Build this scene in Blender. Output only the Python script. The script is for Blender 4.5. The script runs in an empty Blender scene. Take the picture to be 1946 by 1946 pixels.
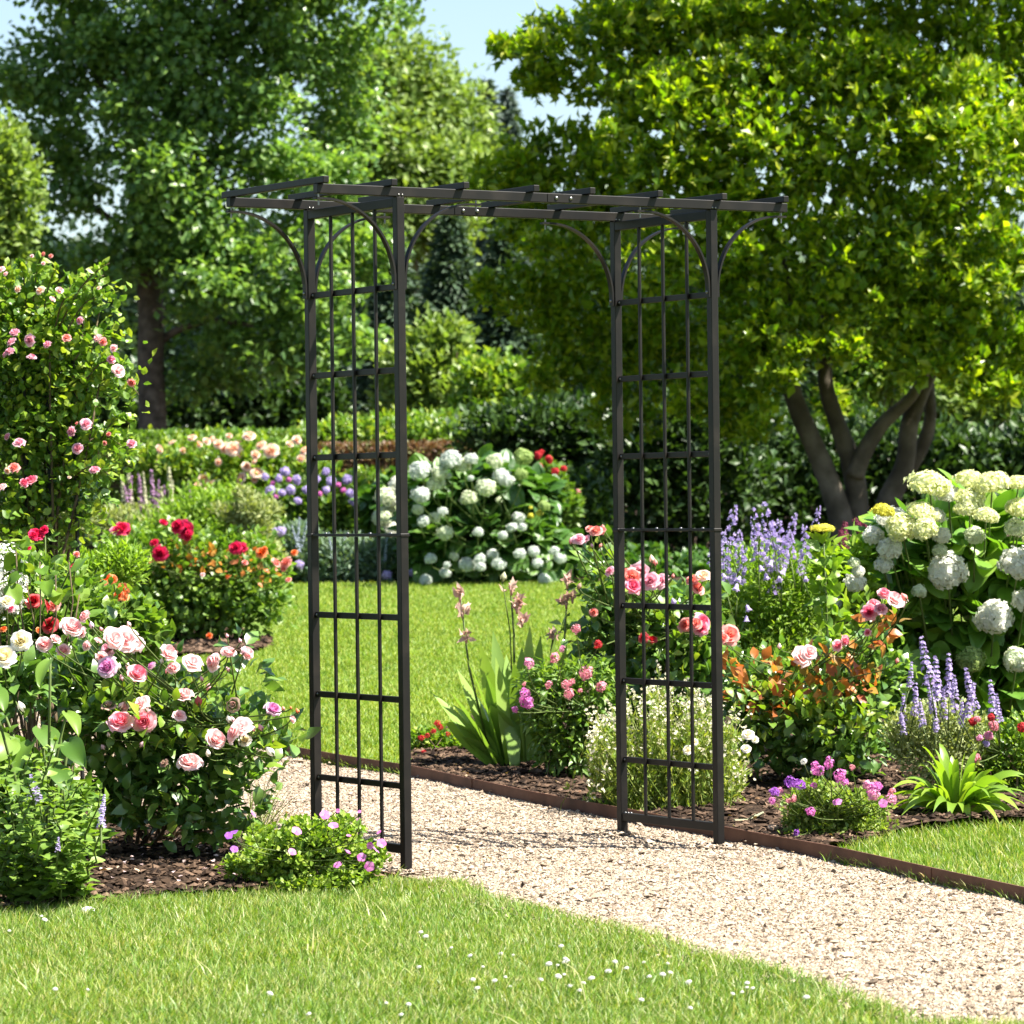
import bpy, math, random
import numpy as np
from mathutils import Matrix, Vector

# ------------------------------------------------------------------ camera, sky, sun, exposure
SC = bpy.context.scene
COL = SC.collection
FPX, CH, PIT, ROL = 7041.95, 1.24299, 0.00184, -0.01209
YAW, ACX, ACY = 0.57537, -6.43285, -10.60381
rt = np.array([1., 0, 0]); fw = np.array([0, math.cos(PIT), -math.sin(PIT)]); up_ = np.cross(rt, fw)
R2 = rt*math.cos(ROL) + up_*math.sin(ROL); U2 = -rt*math.sin(ROL) + up_*math.cos(ROL)
CAM = np.array([0, 0, CH])
cam = bpy.data.cameras.new('camera'); cob = bpy.data.objects.new('camera', cam); COL.objects.link(cob)
cob.matrix_world = Matrix(((R2[0], U2[0], -fw[0], 0), (R2[1], U2[1], -fw[1], 0), (R2[2], U2[2], -fw[2], CH), (0, 0, 0, 1)))
cam.sensor_width = 36; cam.lens = FPX/1946*36; cam.clip_start = .1; cam.clip_end = 2000
cam.dof.use_dof = True; cam.dof.focus_distance = 12.6; cam.dof.aperture_fstop = 9.5
SC.camera = cob

EL = math.radians(57); AZ = (0.968, -0.25)
W = bpy.data.worlds.new('World'); SC.world = W; W.use_nodes = True
wn = W.node_tree.nodes; bg = wn['Background']
sky = wn.new('ShaderNodeTexSky'); sky.sky_type = 'NISHITA'; sky.sun_disc = False
sky.sun_elevation = EL; sky.sun_rotation = math.atan2(AZ[0], AZ[1]); sky.dust_density = 1.0; sky.air_density = 1.0
W.node_tree.links.new(sky.outputs[0], bg.inputs[0]); bg.inputs[1].default_value = 0.058
sun = bpy.data.lights.new('sun', 'SUN'); sun.energy = 5.0; sun.angle = math.radians(.5); sun.color = (1, .95, .86)
so = bpy.data.objects.new('sun', sun); COL.objects.link(so)
sd = Vector((AZ[0]*math.cos(EL), AZ[1]*math.cos(EL), math.sin(EL)))
so.rotation_euler = sd.to_track_quat('Z', 'Y').to_euler(); so.location = (6, 6, 14)
SC.view_settings.view_transform = 'Standard'; SC.view_settings.look = 'None'
SC.view_settings.exposure = 1.9; SC.view_settings.gamma = 1.0
SC.render.engine = 'CYCLES'
SC.cycles.max_bounces = 9; SC.cycles.diffuse_bounces = 6; SC.cycles.transmission_bounces = 6
SC.cycles.glossy_bounces = 2; SC.cycles.transparent_max_bounces = 4; SC.cycles.use_denoising = True

# ------------------------------------------------------------------ helpers
PX = 1946/1932.
def zg(x, y):
    t = np.maximum(0, np.asarray(y, float)-12.5)
    z = .03*t*t/(t+2)
    t2 = 21.5; zc = .03*t2*t2/(t2+2)
    return np.where(t > t2, zc+(t-t2)*.012, z)
def ray(px, py):
    sx, sy = px*PX, py*PX
    d = fw + R2*(sx-973)/FPX + U2*(973-sy)/FPX
    return d/d[1]
def P(px, py, d): return CAM + ray(px, py)*d
def G(px, py):
    r = ray(px, py); lo, hi = 3., 200.
    for _ in range(50):
        m = (lo+hi)/2; p = CAM+r*m
        if p[2] > zg(p[0], p[1]): lo = m
        else: hi = m
    p = CAM+r*lo; p[2] = float(zg(p[0], p[1])); return p
def GX(px, d):
    p = P(px, 960, d); p[2] = float(zg(p[0], p[1])); return p
def mpp(d): return PX*d/FPX
def nrm(a): return a/np.maximum(1e-9, np.linalg.norm(a, axis=-1, keepdims=True))

class MB:
    """collects triangles/quads"""
    def __init__(s): s.V = []; s.T = []; s.M = []; s.n = 0
    def add(s, V, T, m=0):
        V = np.asarray(V, float).reshape(-1, 3); T = np.asarray(T, int).reshape(-1, 3)
        s.V.append(V); s.T.append(T+s.n); s.M.append(np.full(len(T), m)); s.n += len(V); return s
    def tube(s, pts, rad, seg=6, m=0, cap=True):
        pts = np.asarray(pts, float); n = len(pts); rad = np.broadcast_to(np.asarray(rad, float), (n,))
        tg = np.gradient(pts, axis=0) if n > 2 else np.repeat((pts[1:]-pts[:1]), n, 0); tg = nrm(tg)
        a = np.array([1., 0, 0]) if abs(tg[0][0]) < .8 else np.array([0, 1., 0])
        V = []
        for i in range(n):
            b = nrm(a-tg[i]*(a@tg[i])); c = np.cross(tg[i], b); a = b
            th = np.arange(seg)*2*math.pi/seg
            V.append(pts[i]+rad[i]*(np.cos(th)[:, None]*b+np.sin(th)[:, None]*c))
        V = np.concatenate(V); T = []
        for i in range(n-1):
            for k in range(seg):
                k2 = (k+1) % seg; a0, a1, b0, b1 = i*seg+k, i*seg+k2, (i+1)*seg+k, (i+1)*seg+k2
                T += [(a0, a1, b1), (a0, b1, b0)]
        if cap:
            for k in range(1, seg-1): T += [(0, k+1, k), ((n-1)*seg, (n-1)*seg+k, (n-1)*seg+k+1)]
        return s.add(V, T, m)
    def box(s, a, b, m=0):
        a, b = np.minimum(a, b), np.maximum(a, b)
        V = [(x, y, z) for x in (a[0], b[0]) for y in (a[1], b[1]) for z in (a[2], b[2])]
        Q = [(0, 1, 3, 2), (4, 6, 7, 5), (0, 4, 5, 1), (2, 3, 7, 6), (0, 2, 6, 4), (1, 5, 7, 3)]
        T = []
        for q in Q: T += [(q[0], q[1], q[2]), (q[0], q[2], q[3])]
        return s.add(V, T, m)
    def data(s): return np.concatenate(s.V), np.concatenate(s.T), np.concatenate(s.M)

def mesh(name, mb, mats, smooth=False, origin=(0, 0, 0)):
    if isinstance(mb, MB): V, T, M = mb.data()
    else: V, T = mb; M = np.zeros(len(T), int)
    V = V-np.asarray(origin)
    me = bpy.data.meshes.new(name); me.vertices.add(len(V)); me.vertices.foreach_set('co', V.astype(np.float32).ravel())
    me.loops.add(len(T)*3); me.loops.foreach_set('vertex_index', T.astype(np.int32).ravel())
    me.polygons.add(len(T)); me.polygons.foreach_set('loop_start', np.arange(len(T), dtype=np.int32)*3)
    if not isinstance(mats, (list, tuple)): mats = [mats]
    for m in mats: me.materials.append(m)
    if len(mats) > 1: me.polygons.foreach_set('material_index', M.astype(np.int32))
    me.polygons.foreach_set('use_smooth', np.full(len(T), bool(smooth)))
    me.update(calc_edges=True); me.validate(); return me
def obj(name, me, parent=None, loc=(0, 0, 0)):
    o = bpy.data.objects.new(name, me); COL.objects.link(o); o.location = loc
    if parent is not None: o.parent = parent
    return o
def thing(name, label, cat, loc, group=None):
    o = bpy.data.objects.new(name, None); COL.objects.link(o); o.location = loc; o.empty_display_size = .1
    o['label'] = label; o['category'] = cat
    if group: o['group'] = group
    return o
def part(root, name, mb, mats, smooth=False, base=True):
    me = mesh(name, mb, mats, smooth, tuple(root.location) if base else (0, 0, 0))
    return obj(name, me, root)
def structure(name, mb, mat, smooth=False, kind='structure'):
    o = obj(name, mesh(name, mb, mat, smooth)); o['kind'] = kind; return o

# ---- materials
def newmat(name):
    m = bpy.data.materials.new(name); m.use_nodes = True
    nt = m.node_tree; return m, nt, nt.nodes, nt.links, nt.nodes['Principled BSDF']
def ramp(N, cols):
    r = N.new('ShaderNodeValToRGB'); e = r.color_ramp.elements
    for i, c in enumerate(cols):
        p = i/(len(cols)-1) if len(cols) > 1 else 0
        el = e[i] if i < 2 else e.new(p)
        el.position = p; el.color = (*c, 1)
    return r
LEAFGAIN = (2.05, 1.85, 1.45)
def leafmat(name, cols, tr=.38, rough=.42, spec=.5, trc=(1.25, 1.3, .45), patch=None):
    if tr > 0 and 'leaves' in name: cols = [tuple(a*b for a, b in zip(c, LEAFGAIN)) for c in cols]
    m, nt, N, L, b = newmat(name)
    g = N.new('ShaderNodeNewGeometry'); r = ramp(N, cols); L.new(g.outputs['Random Per Island'], r.inputs[0])
    src = r.outputs[0]
    if patch:
        tc = N.new('ShaderNodeTexCoord'); nz = N.new('ShaderNodeTexNoise'); nz.inputs['Scale'].default_value = patch[0]
        nz.inputs['Detail'].default_value = 3
        L.new(tc.outputs['Object'], nz.inputs['Vector'])
        rr = N.new('ShaderNodeMapRange'); rr.inputs[1].default_value = .42; rr.inputs[2].default_value = .62; L.new(nz.outputs[0], rr.inputs[0])
        mx = N.new('ShaderNodeMix'); mx.data_type = 'RGBA'; mx.blend_type = 'MULTIPLY'
        mm = N.new('ShaderNodeMath'); mm.operation = 'MULTIPLY'; mm.inputs[1].default_value = patch[2]; L.new(rr.outputs[0], mm.inputs[0])
        L.new(mm.outputs[0], mx.inputs[0]); L.new(src, mx.inputs[6]); mx.inputs[7].default_value = (*patch[1], 1); src = mx.outputs[2]
    L.new(src, b.inputs['Base Color']); b.inputs['Roughness'].default_value = rough
    b.inputs['Specular IOR Level'].default_value = spec
    if tr > 0:
        t = N.new('ShaderNodeBsdfTranslucent'); mu = N.new('ShaderNodeMix'); mu.data_type = 'RGBA'; mu.blend_type = 'MULTIPLY'
        mu.inputs[0].default_value = 1; mu.clamp_result = False; L.new(src, mu.inputs[6]); mu.inputs[7].default_value = (*trc, 1)
        L.new(mu.outputs[2], t.inputs[0]); ms = N.new('ShaderNodeMixShader'); ms.inputs[0].default_value = tr
        L.new(b.outputs[0], ms.inputs[1]); L.new(t.outputs[0], ms.inputs[2]); L.new(ms.outputs[0], N['Material Output'].inputs[0])
    return m
def petal(name, cols, tr=.42, rough=.6): return leafmat(name, cols, tr, rough, .25, (1.1, 1.05, 1.0))
def surf(name, cols, scale=20, rough=.85, bump=.3, bscale=None, spec=.3, dist=.01, detail=6):
    m, nt, N, L, b = newmat(name)
    tc = N.new('ShaderNodeTexCoord'); nz = N.new('ShaderNodeTexNoise'); nz.inputs['Scale'].default_value = scale; nz.inputs['Detail'].default_value = detail
    L.new(tc.outputs['Object'], nz.inputs['Vector']); r = ramp(N, cols); L.new(nz.outputs[0], r.inputs[0]); L.new(r.outputs[0], b.inputs['Base Color'])
    k = len(cols)
    for i, e in enumerate(r.color_ramp.elements): e.position = .3+.4*i/max(1, k-1)
    b.inputs['Roughness'].default_value = rough; b.inputs['Specular IOR Level'].default_value = spec
    if bump:
        n2 = N.new('ShaderNodeTexNoise'); n2.inputs['Scale'].default_value = bscale or scale*2; n2.inputs['Detail'].default_value = 5
        L.new(tc.outputs['Object'], n2.inputs['Vector']); bp = N.new('ShaderNodeBump'); bp.inputs['Strength'].default_value = bump; bp.inputs['Distance'].default_value = dist
        L.new(n2.outputs[0], bp.inputs['Height']); L.new(bp.outputs[0], b.inputs['Normal'])
    return m

M_metal = surf('powder_coated_steel', [(.0032, .0023, .0017), (.0052, .0038, .0028), (.0120, .009, .0068)], 11, .48, .03, 700, .3, .0003)
M_bolt = surf('zinc_bolt', [(.16, .155, .15), (.26, .255, .25)], 40, .35, 0, spec=.5); M_bolt.node_tree.nodes['Principled BSDF'].inputs['Metallic'].default_value = 1
M_rust = surf('brown_steel_edging', [(.065, .028, .016), (.10, .045, .026), (.13, .062, .038)], 9, .7, .25, 60, .3, .002)
M_soil = surf('garden_soil', [(.014, .009, .006), (.036, .022, .014), (.085, .055, .035)], 38, .95, .9, 90, .15, .02)
M_clod = leafmat('mulch_clods', [(.012, .007, .005), (.04, .025, .016), (.075, .047, .03), (.16, .105, .07)], 0, .95, .15)
M_gravelbase = surf('gravel_bed', [(.09, .07, .055), (.18, .145, .115), (.27, .225, .18)], 70, .95, .8, 160, .15, .012)
M_gravel = leafmat('gravel_chips', [(.045, .031, .021), (.25, .195, .138), (.33, .262, .19), (.385, .31, .232), (.44, .37, .285), (.16, .115, .078), (.36, .285, .21)], 0, .9, .2)
M_lawn = surf('lawn_ground', [(.05, .095, .014), (.085, .14, .022), (.12, .165, .035)], 6, .95, .5, 80, .1, .02)
M_grass = leafmat('grass_blades', [(.055, .13, .012), (.11, .225, .02), (.165, .28, .026), (.235, .325, .035), (.46, .44, .22), (.135, .25, .02), (.07, .155, .014), (.30, .34, .09)], .42, .45, .4, (1.2, 1.2, .5), (1.3, (1.2, 1.07, .95), .55))
M_grassfar = leafmat('lawn_blades', [(.115, .22, .02), (.175, .28, .028), (.235, .315, .038), (.30, .34, .07)], .4, .5, .35, (1.2, 1.2, .5), (.8, (1.12, 1.05, .9), .5))
M_bark = surf('tree_bark', [(.05, .038, .028), (.11, .088, .066), (.17, .14, .108)], 7, .95, .8, 18, .15, .03)
M_barkdark = surf('dark_bark', [(.05, .04, .03), (.10, .08, .062), (.16, .13, .10)], 6, .95, .8, 14, .15, .04)
M_stem = surf('green_stem', [(.06, .09, .02), (.10, .14, .035)], 15, .6, 0)
M_woody = surf('woody_stem', [(.045, .03, .018), (.10, .07, .04), (.12, .10, .045)], 25, .85, .3)
M_wire = surf('dark_stake', [(.01, .011, .01), (.022, .024, .02)], 20, .6, 0)

def grid_T(nu, nv, off=0):
    T = []
    for i in range(nv-1):
        for j in range(nu-1):
            a = off+i*nu+j; T += [(a, a+1, a+nu+1), (a, a+nu+1, a+nu)]
    return T
# ---- leaf templates (x across, y along, z normal)
def tmpl_simple(w=.3, fold=.10, drop=-.08):
    V = np.array([(0, 0, 0), (-w, .45, fold), (0, .5, 0), (w, .45, fold), (0, 1, drop)]); T = np.array([(0, 3, 2), (3, 4, 2), (0, 2, 1), (1, 2, 4)]); return V, T
def tmpl_ovate(w=.3, fold=.09, drop=-.18, tip=.75, wav=0.03):
    V = np.array([(0, 0, 0), (-w*.8, .22, fold*.8+wav), (0, .25, 0), (w*.8, .22, fold*.8-wav), (-w, .5, fold-wav), (0, .52, .01), (w, .5, fold+wav),
                  (-w*.6, tip, fold*.5+drop*.5), (0, tip+.02, drop*.35), (w*.6, tip, fold*.5+drop*.5), (0, 1.03, drop)])
    T = np.array([(0, 3, 2), (0, 2, 1), (2, 3, 6), (2, 6, 5), (1, 2, 5), (1, 5, 4), (5, 6, 9), (5, 9, 8), (4, 5, 8), (4, 8, 7), (8, 9, 10), (7, 8, 10)]); return V, T
def tmpl_heart(w=.46, fold=.07, drop=-.2):
    V = np.array([(0, 0, 0), (-w*.75, -.06, .03), (-w, .25, fold), (0, .3, 0), (w, .25, fold), (w*.75, -.06, .03), (-w*.72, .6, fold*.6-.03), (0, .6, -.03), (w*.72, .6, fold*.6-.03), (0, 1, drop)])
    T = np.array([(0, 5, 4), (0, 4, 3), (0, 3, 2), (0, 2, 1), (3, 4, 8), (3, 8, 7), (2, 3, 7), (2, 7, 6), (7, 8, 9), (6, 7, 9)]); return V, T
def tmpl_fine(w=.4, heart=0., fold=.10, drop=-.22, nv=9, nu=7, rib=.012):
    V = []
    for i in range(nv):
        a = i/(nv-1); hw = w*(math.sin(math.pi*(a**(.62 if heart else .8)*.95+.05*(1-a)))**.8 if 0 < a < 1 else .02)
        if heart and i == 0: hw = w*.45
        for k in range(nu):
            u = k/(nu-1)*2-1; V.append((u*hw, a-heart*abs(u)*(1-a)**3, fold*abs(u)*hw/w*.9+drop*a*a+rib*(1 if k % 2 else -1)*math.sin(math.pi*a)+.02*math.sin(9*a+3*u)*abs(u)))
    return np.array(V), np.array(grid_T(nu, nv))
BIGLEAF = tmpl_fine(.36)
SIMPLE, NARROW, OVATE, OVATE2, HEART = tmpl_simple(), tmpl_simple(.16, .05, -.1), tmpl_ovate(), tmpl_ovate(.36, .06, -.12), tmpl_fine(.44, .16)
LONGLEAF = tmpl_ovate(.17, .05, -.22, .72, .01)

def inst(t, pos, dr, nr, size, wid=None):
    """copies of template t at pos with length axis dr and normal nr"""
    V, T = t; n = len(pos)
    y = nrm(dr); x = nrm(np.cross(y, nr)); z = np.cross(x, y)
    s = np.broadcast_to(np.asarray(size, float), (n,))[:, None, None]
    w = s if wid is None else np.broadcast_to(np.asarray(wid, float), (n,))[:, None, None]
    O = V[None, :, 0:1]*x[:, None, :]*w + V[None, :, 1:2]*y[:, None, :]*s + V[None, :, 2:3]*z[:, None, :]*s + pos[:, None, :]
    F = T[None]+(np.arange(n)*len(V))[:, None, None]
    return O.reshape(-1, 3), F.reshape(-1, 3)
def rdir(rng, n):
    v = rng.normal(size=(n, 3)); return nrm(v)
def bl(px, py, d, rx, ry, rd=None):
    k = mpp(d); return (P(px, py, d), np.array([rx*k, rd if rd else rx*k*.85, ry*k]))
def blobpts(rng, blobs, n, shell=.5):
    """points in the outer part of a union of ellipsoids, with outward normals"""
    wts = np.array([(b[1][0]*b[1][1]*b[1][2])**(2/3) for b in blobs]); wts /= wts.sum()
    k = rng.choice(len(blobs), n, p=wts); C = np.array([b[0] for b in blobs])[k]; Rr = np.array([b[1] for b in blobs])[k]
    u = rdir(rng, n); r = 1-shell*rng.random(n)**1.6; r *= 1+.10*rng.normal(size=n)
    p = C+u*Rr*r[:, None]; return p, nrm(u/Rr)
def lumps(rng, blobs, n=5, lo=.25, hi=.5, core=.82, put=.85):
    out = []
    for c, R in blobs:
        out.append((c, R*core))
        for u in rdir(rng, n): k = lo+(hi-lo)*rng.random(); out.append((c+u*R*put, R*k*np.array([1, 1, .75])))
    return out
def leaves_at(rng, p, o, ln, t, up=.5, out=.6, jit=.7, droop=0., var=.3, nup=.8):
    n = len(p); Z = np.array([0, 0, 1.])
    d = o*out+rdir(rng, n)*jit+Z*(up-droop); nn = o*.5+Z*nup+rdir(rng, n)*.45
    return inst(t, p, nrm(d), nrm(nn), ln*(1+var*(rng.random(n)*2-1)))
def foliage(rng, blobs, n, ln, t=SIMPLE, shell=.6, sprig=0, sprad=.1, **kw):
    """leaves spread through blobs; with sprig>0 leaves gather in little sprays of that many leaves"""
    mb = MB()
    if sprig:
        k = max(1, n//sprig); c, o = blobpts(rng, blobs, k, shell)
        c = np.repeat(c, sprig, 0); o = np.repeat(o, sprig, 0)
        p = c+rng.normal(size=c.shape)*sprad*np.array([1, 1, .7]); mb.add(*leaves_at(rng, p, o, ln, t, **kw))
    else:
        p, o = blobpts(rng, blobs, n, shell); mb.add(*leaves_at(rng, p, o, ln, t, **kw))
    return mb
def rosettes(rng, blobs, k, m, ln, t, shell=.5, tilt=.75, up=.6):
    """k twig tips, each with m leaves spreading round the tip"""
    c, o = blobpts(rng, blobs, k, shell); ax = nrm(o*.6+np.array([0, 0, up])+rdir(rng, k)*.45)
    a = np.where(np.abs(ax[:, 2:3]) < .9, np.array([[0, 0, 1.]]), np.array([[1., 0, 0]])); e1 = nrm(np.cross(ax, a)); e2 = np.cross(ax, e1)
    mb = MB(); ph = rng.random(k)*6.28; L = ln*(.75+.5*rng.random(k))
    for i in range(m):
        th = ph+i*2.4+rng.normal(size=k)*.25; tl = tilt*(.5+.7*i/m)+rng.normal(size=k)*.12
        rad = np.cos(th)[:, None]*e1+np.sin(th)[:, None]*e2
        d = ax*np.cos(tl)[:, None]+rad*np.sin(tl)[:, None]; nn = ax*np.sin(tl)[:, None]-rad*np.cos(tl)[:, None]
        mb.add(*inst(t, c-ax*(L*.35*i/m)[:, None], d, nn, L*(.8+.35*rng.random(k))))
    return mb
def curve_pts(a, b, n=6, sag=0., wob=0., rng=None):
    a = np.asarray(a, float); b = np.asarray(b, float); t = np.linspace(0, 1, n)[:, None]
    p = a+(b-a)*t; p[:, 2] += (np.sin(t[:, 0]*math.pi)*sag)
    if wob and rng is not None: p[1:-1] += rng.normal(size=(n-2, 3))*wob
    return p
def stems_mb(rng, base, tips, r0=.006, r1=.003, spread=.05, arch=.03, seg=5, wob=.012):
    mb = MB()
    for t in tips:
        b = np.asarray(base)+np.array([rng.normal()*spread, rng.normal()*spread, -.02])
        t = np.asarray(t, float); mid = b*.4+t*.6; mid[:2] = b[:2]*.62+t[:2]*.38
        s = np.linspace(0, 1, 7)[:, None]; p = (1-s)**2*b+2*s*(1-s)*mid+s*s*t
        p[1:-1] += rng.normal(size=(5, 3))*wob
        mb.tube(p, np.linspace(r0, r1, 7), seg)
    return mb

# ---- flower prototypes (axis +z, unit radius)
def rose_mb(seed, openness=1.0, rings=6):
    rng = np.random.default_rng(seed); mb = MB(); nu, nv = 7, 6
    for j in range(rings):
        f = j/(rings-1); n = [3, 4, 5, 6, 6, 7, 7][j]; rho = .14+.86*f*openness; ht = .78-.1*f-.25*f**3*openness
        for k in range(n):
            ph = 2*math.pi*(k+rng.random()*.4)/n+j*1.1; dw = 2*math.pi/n*.78; r_ = rho*(1+.07*rng.normal()); h_ = ht*(1+.07*rng.normal())
            V = []
            for i in range(nv):
                v = i/(nv-1)
                for q in range(nu):
                    u = q/(nu-1)*2-1
                    wv = math.sin(min(1, .25+v*.9)*math.pi*.62)
                    rr = .06+r_*v**.55*(1+.06*math.sin(u*4+seed+k)*v); rr += .10*f*openness*max(0, v-.7)*3.3*(1+.5*u*u)
                    hh = h_*v**1.15-(.12+.08*f)*u*u*v*v + .02*math.sin(5*u+k)*v
                    hh -= .22*f*f*openness*max(0, v-.72)*3
                    a = ph+u*dw*wv*.95
                    V.append((rr*math.cos(a), rr*math.sin(a), hh-.28))
            m = 0 if f < .45 else (1 if f < .8 else 2)
            mb.add(V, grid_T(nu, nv), m)
    # sepals and calyx
    for k in range(5):
        a = k*1.2566; c, s = math.cos(a), math.sin(a)
        mb.add([(0, 0, -.36), (.3*c-.12*s, .3*s+.12*c, -.34), (.3*c+.12*s, .3*s-.12*c, -.34), (.75*c, .75*s, -.24)], [(0, 2, 1), (1, 2, 3)], 3)
    mb.tube([(0, 0, -.62), (0, 0, -.42), (0, 0, -.26)], [.08, .19, .13], 7, 3)
    return mb
def bud_mb(seed):
    mb = MB(); rng = np.random.default_rng(seed)
    zs = np.linspace(-.9, 1.15, 8); r = np.array([.18, .46, .64, .68, .6, .45, .25, .04]); th = np.arange(9)*2*math.pi/9
    V = np.array([[r_*math.cos(t+z*.6)*(1+.06*math.sin(3*t)), r_*math.sin(t+z*.6)*(1+.06*math.sin(3*t)), z] for z, r_ in zip(zs, r) for t in th])
    T = []
    for i in range(7):
        for k in range(9):
            a, b = i*9+k, i*9+(k+1) % 9; T += [(a, b, b+9), (a, b+9, a+9)]
    mb.add(V, T, 0)
    for k in range(5):
        a = k*1.2566; c, s = math.cos(a), math.sin(a)
        mb.add([(.1*c, .1*s, -1.0), (.62*c-.2*s, .62*s+.2*c, -.5), (.62*c+.2*s, .62*s-.2*c, -.5), (.78*c, .78*s, .25)], [(0, 2, 1), (1, 2, 3)], 1)
    mb.tube([(0, 0, -1.3), (0, 0, -.85)], [.14, .3], 6, 1)
    return mb
def floret_mb(n=4, w=.42, cup=.15):
    mb = MB()
    for k in range(n):
        a = k*2*math.pi/n; R = np.array([[math.cos(a), -math.sin(a), 0], [math.sin(a), math.cos(a), 0], [0, 0, 1]])
        V = np.array([(0, 0, 0), (.5, -w, cup), (.55, 0, cup*.6), (.5, w, cup), (1, -w*.35, cup*1.3), (1, w*.35, cup*1.3)])@R.T
        mb.add(V, [(0, 1, 2), (0, 2, 3), (1, 4, 2), (2, 4, 5), (2, 5, 3)])
    return mb.data()[:2]
FL4, FL5 = floret_mb(4, .48), floret_mb(5, .36, .12)
BELL = floret_mb(5, .30, .85)
def head_mb(seed, n=190, flat=.8, fs=.17, under=.55, core=True, tmpl=FL4, jit=.06):
    """dome of florets, as on a mophead hydrangea or a phlox"""
    rng = np.random.default_rng(seed); i = np.arange(n)+.5; z = 1-(1+under)*i/n; ph = i*2.39996
    r = np.sqrt(np.maximum(0, 1-z*z)); u = np.stack([r*np.cos(ph), r*np.sin(ph), z], 1); u = nrm(u+rng.normal(size=u.shape)*.05)
    lump = 1+.07*np.sin(u[:, 0]*5+seed)+.07*np.sin(u[:, 1]*6+seed*2)+.05*np.sin(u[:, 2]*7+u[:, 0]*4)
    p = u*np.array([1, 1, flat])*(.93*lump+rng.normal(size=n)*jit)[:, None]
    ax = nrm(u+rng.normal(size=u.shape)*.25); tn = nrm(np.cross(ax, rdir(rng, n)))
    mb = MB(); V, T = inst(tmpl, p, tn, ax, fs*(.75+.5*rng.random(n))); mb.add(V, T, 0)
    if core:
        q, o = blobpts(rng, [(np.zeros(3), np.array([.78, .78, .72*flat]))], n, .3); q = q[q[:, 2] > -.5*flat]
        mb.add(*inst(tmpl, q, rdir(rng, len(q)), nrm(q+.001), fs), 0)
    return mb
def spike_mb(seed, n=60, ln=1., wd=.09, tmpl=BELL, fs=.055, gap=.0):
    """upright spike from z=0 to ln"""
    rng = np.random.default_rng(seed); t = rng.random(n)
    if gap: t = (np.round(t*9)+rng.normal(size=n)*.16)/9
    ph = rng.random(n)*6.28; r = wd*(1-.75*np.clip(t, 0, 1))*(.5+.5*rng.random(n))
    p = np.stack([r*np.cos(ph), r*np.sin(ph), t*ln], 1); d = np.stack([np.cos(ph), np.sin(ph), .5+0*ph], 1)
    mb = MB(); mb.add(*inst(tmpl, p, nrm(np.cross(d, rdir(rng, n))), nrm(d), fs*(1-.4*t)), 0)
    mb.tube([(0, 0, -.15*ln), (0.01, 0, .5*ln), (0, 0, ln)], [.012, .01, .006], 4, 1)
    return mb
def single_mb(s):
    rng = np.random.default_rng(s); mb = MB()
    for k in range(5):
        a = k*1.2566+rng.normal()*.06; c, sn = math.cos(a), math.sin(a); R = np.array([[c, -sn, 0], [sn, c, 0], [0, 0, 1]]); V = []
        for i in range(5):
            v = i/4; hw = [.07, .26, .46, .52, .30][i]
            for q in (-1, -.4, .4, 1): V.append((.05+.95*v*(1-.10*q*q), hw*q, .10+.24*v-.2*v*v+.05*q*q*v+.03*math.sin(7*q+k)*v))
        mb.add(np.array(V)@R.T, grid_T(4, 5), 0)
    mb.tube([(0, 0, -.25), (0, 0, .06), (0, 0, .2)], [.05, .13, .07], 6, 1); return mb
def bell_mb(s):
    mb = MB(); n = 10; th = np.arange(n)*2*math.pi/n; V = []
    for z, r, w in [(-.5, .12, 0), (-.2, .38, 0), (.3, .46, 0), (.7, .58, .06), (1., .86, .2)]:
        V += [(r*(1+w*math.cos(5*t))*math.cos(t), r*(1+w*math.cos(5*t))*math.sin(t), z+w*.5*math.cos(5*t)) for t in th]
    T = []
    for i in range(4):
        for k in range(n): a, b = i*n+k, i*n+(k+1) % n; T += [(a, b, b+n), (a, b+n, a+n)]
    mb.add(V, T, 0); mb.tube([(0, 0, -.9), (0, 0, -.45)], [.06, .16], 5, 1); return mb
PM = {}
def proto(kind, mats):
    key = (kind, tuple(m.name for m in mats))
    if key in PM: return PM[key]
    k, _, sd = kind.partition(':'); s = int(sd or 0)
    mb = {'rose': lambda: rose_mb(s), 'cup': lambda: rose_mb(s, .72, 6), 'loose': lambda: rose_mb(s, 1.15, 4), 'bud': lambda: bud_mb(s),
          'mop': lambda: head_mb(s, 230, .86), 'dome': lambda: head_mb(s, 260, .6, .13, .35), 'tight': lambda: head_mb(s, 320, .55, .10, .4, jit=.03),
          'cluster': lambda: head_mb(s, 34, .7, .34, .25, False, FL5, .12), 'ball': lambda: head_mb(s, 120, .85, .26, .7, True, FL5, .1),
          'daisy': lambda: single_mb(s), 'bell': lambda: bell_mb(s), 'spike': lambda: spike_mb(s), 'whorl': lambda: spike_mb(s, 90, 1., .15, FL5, .055, 1),
          'bellspike': lambda: spike_mb(s, 34, 1., .15, BELL, .075), 'plume': lambda: spike_mb(s, 260, 1., .34, NARROW, .13), 'fine': lambda: spike_mb(s, 130, 1., .055, FL4, .028)}[k]()
    PM[key] = mesh(k+'_flower', mb, list(mats), k in ('rose', 'cup', 'loose', 'bud', 'daisy', 'bell')); return PM[key]
def face_rot(ax, spin=0.):
    ax = Vector(ax).normalized(); q = ax.to_track_quat('Z', 'Y'); return (q.to_matrix() @ Matrix.Rotation(spin, 3, 'Z')).to_euler()
def bloom(root, name, me, pos, ax, size, rng, szz=None):
    o = bpy.data.objects.new(name, me); COL.objects.link(o); o.parent = root
    o.location = Vector(pos)-root.location; o.rotation_euler = face_rot(ax, rng.random()*6.28)
    o.scale = (size, size, szz if szz else size*(1.12 if me.name.startswith(('cup', 'rose')) else 1)); return o

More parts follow.
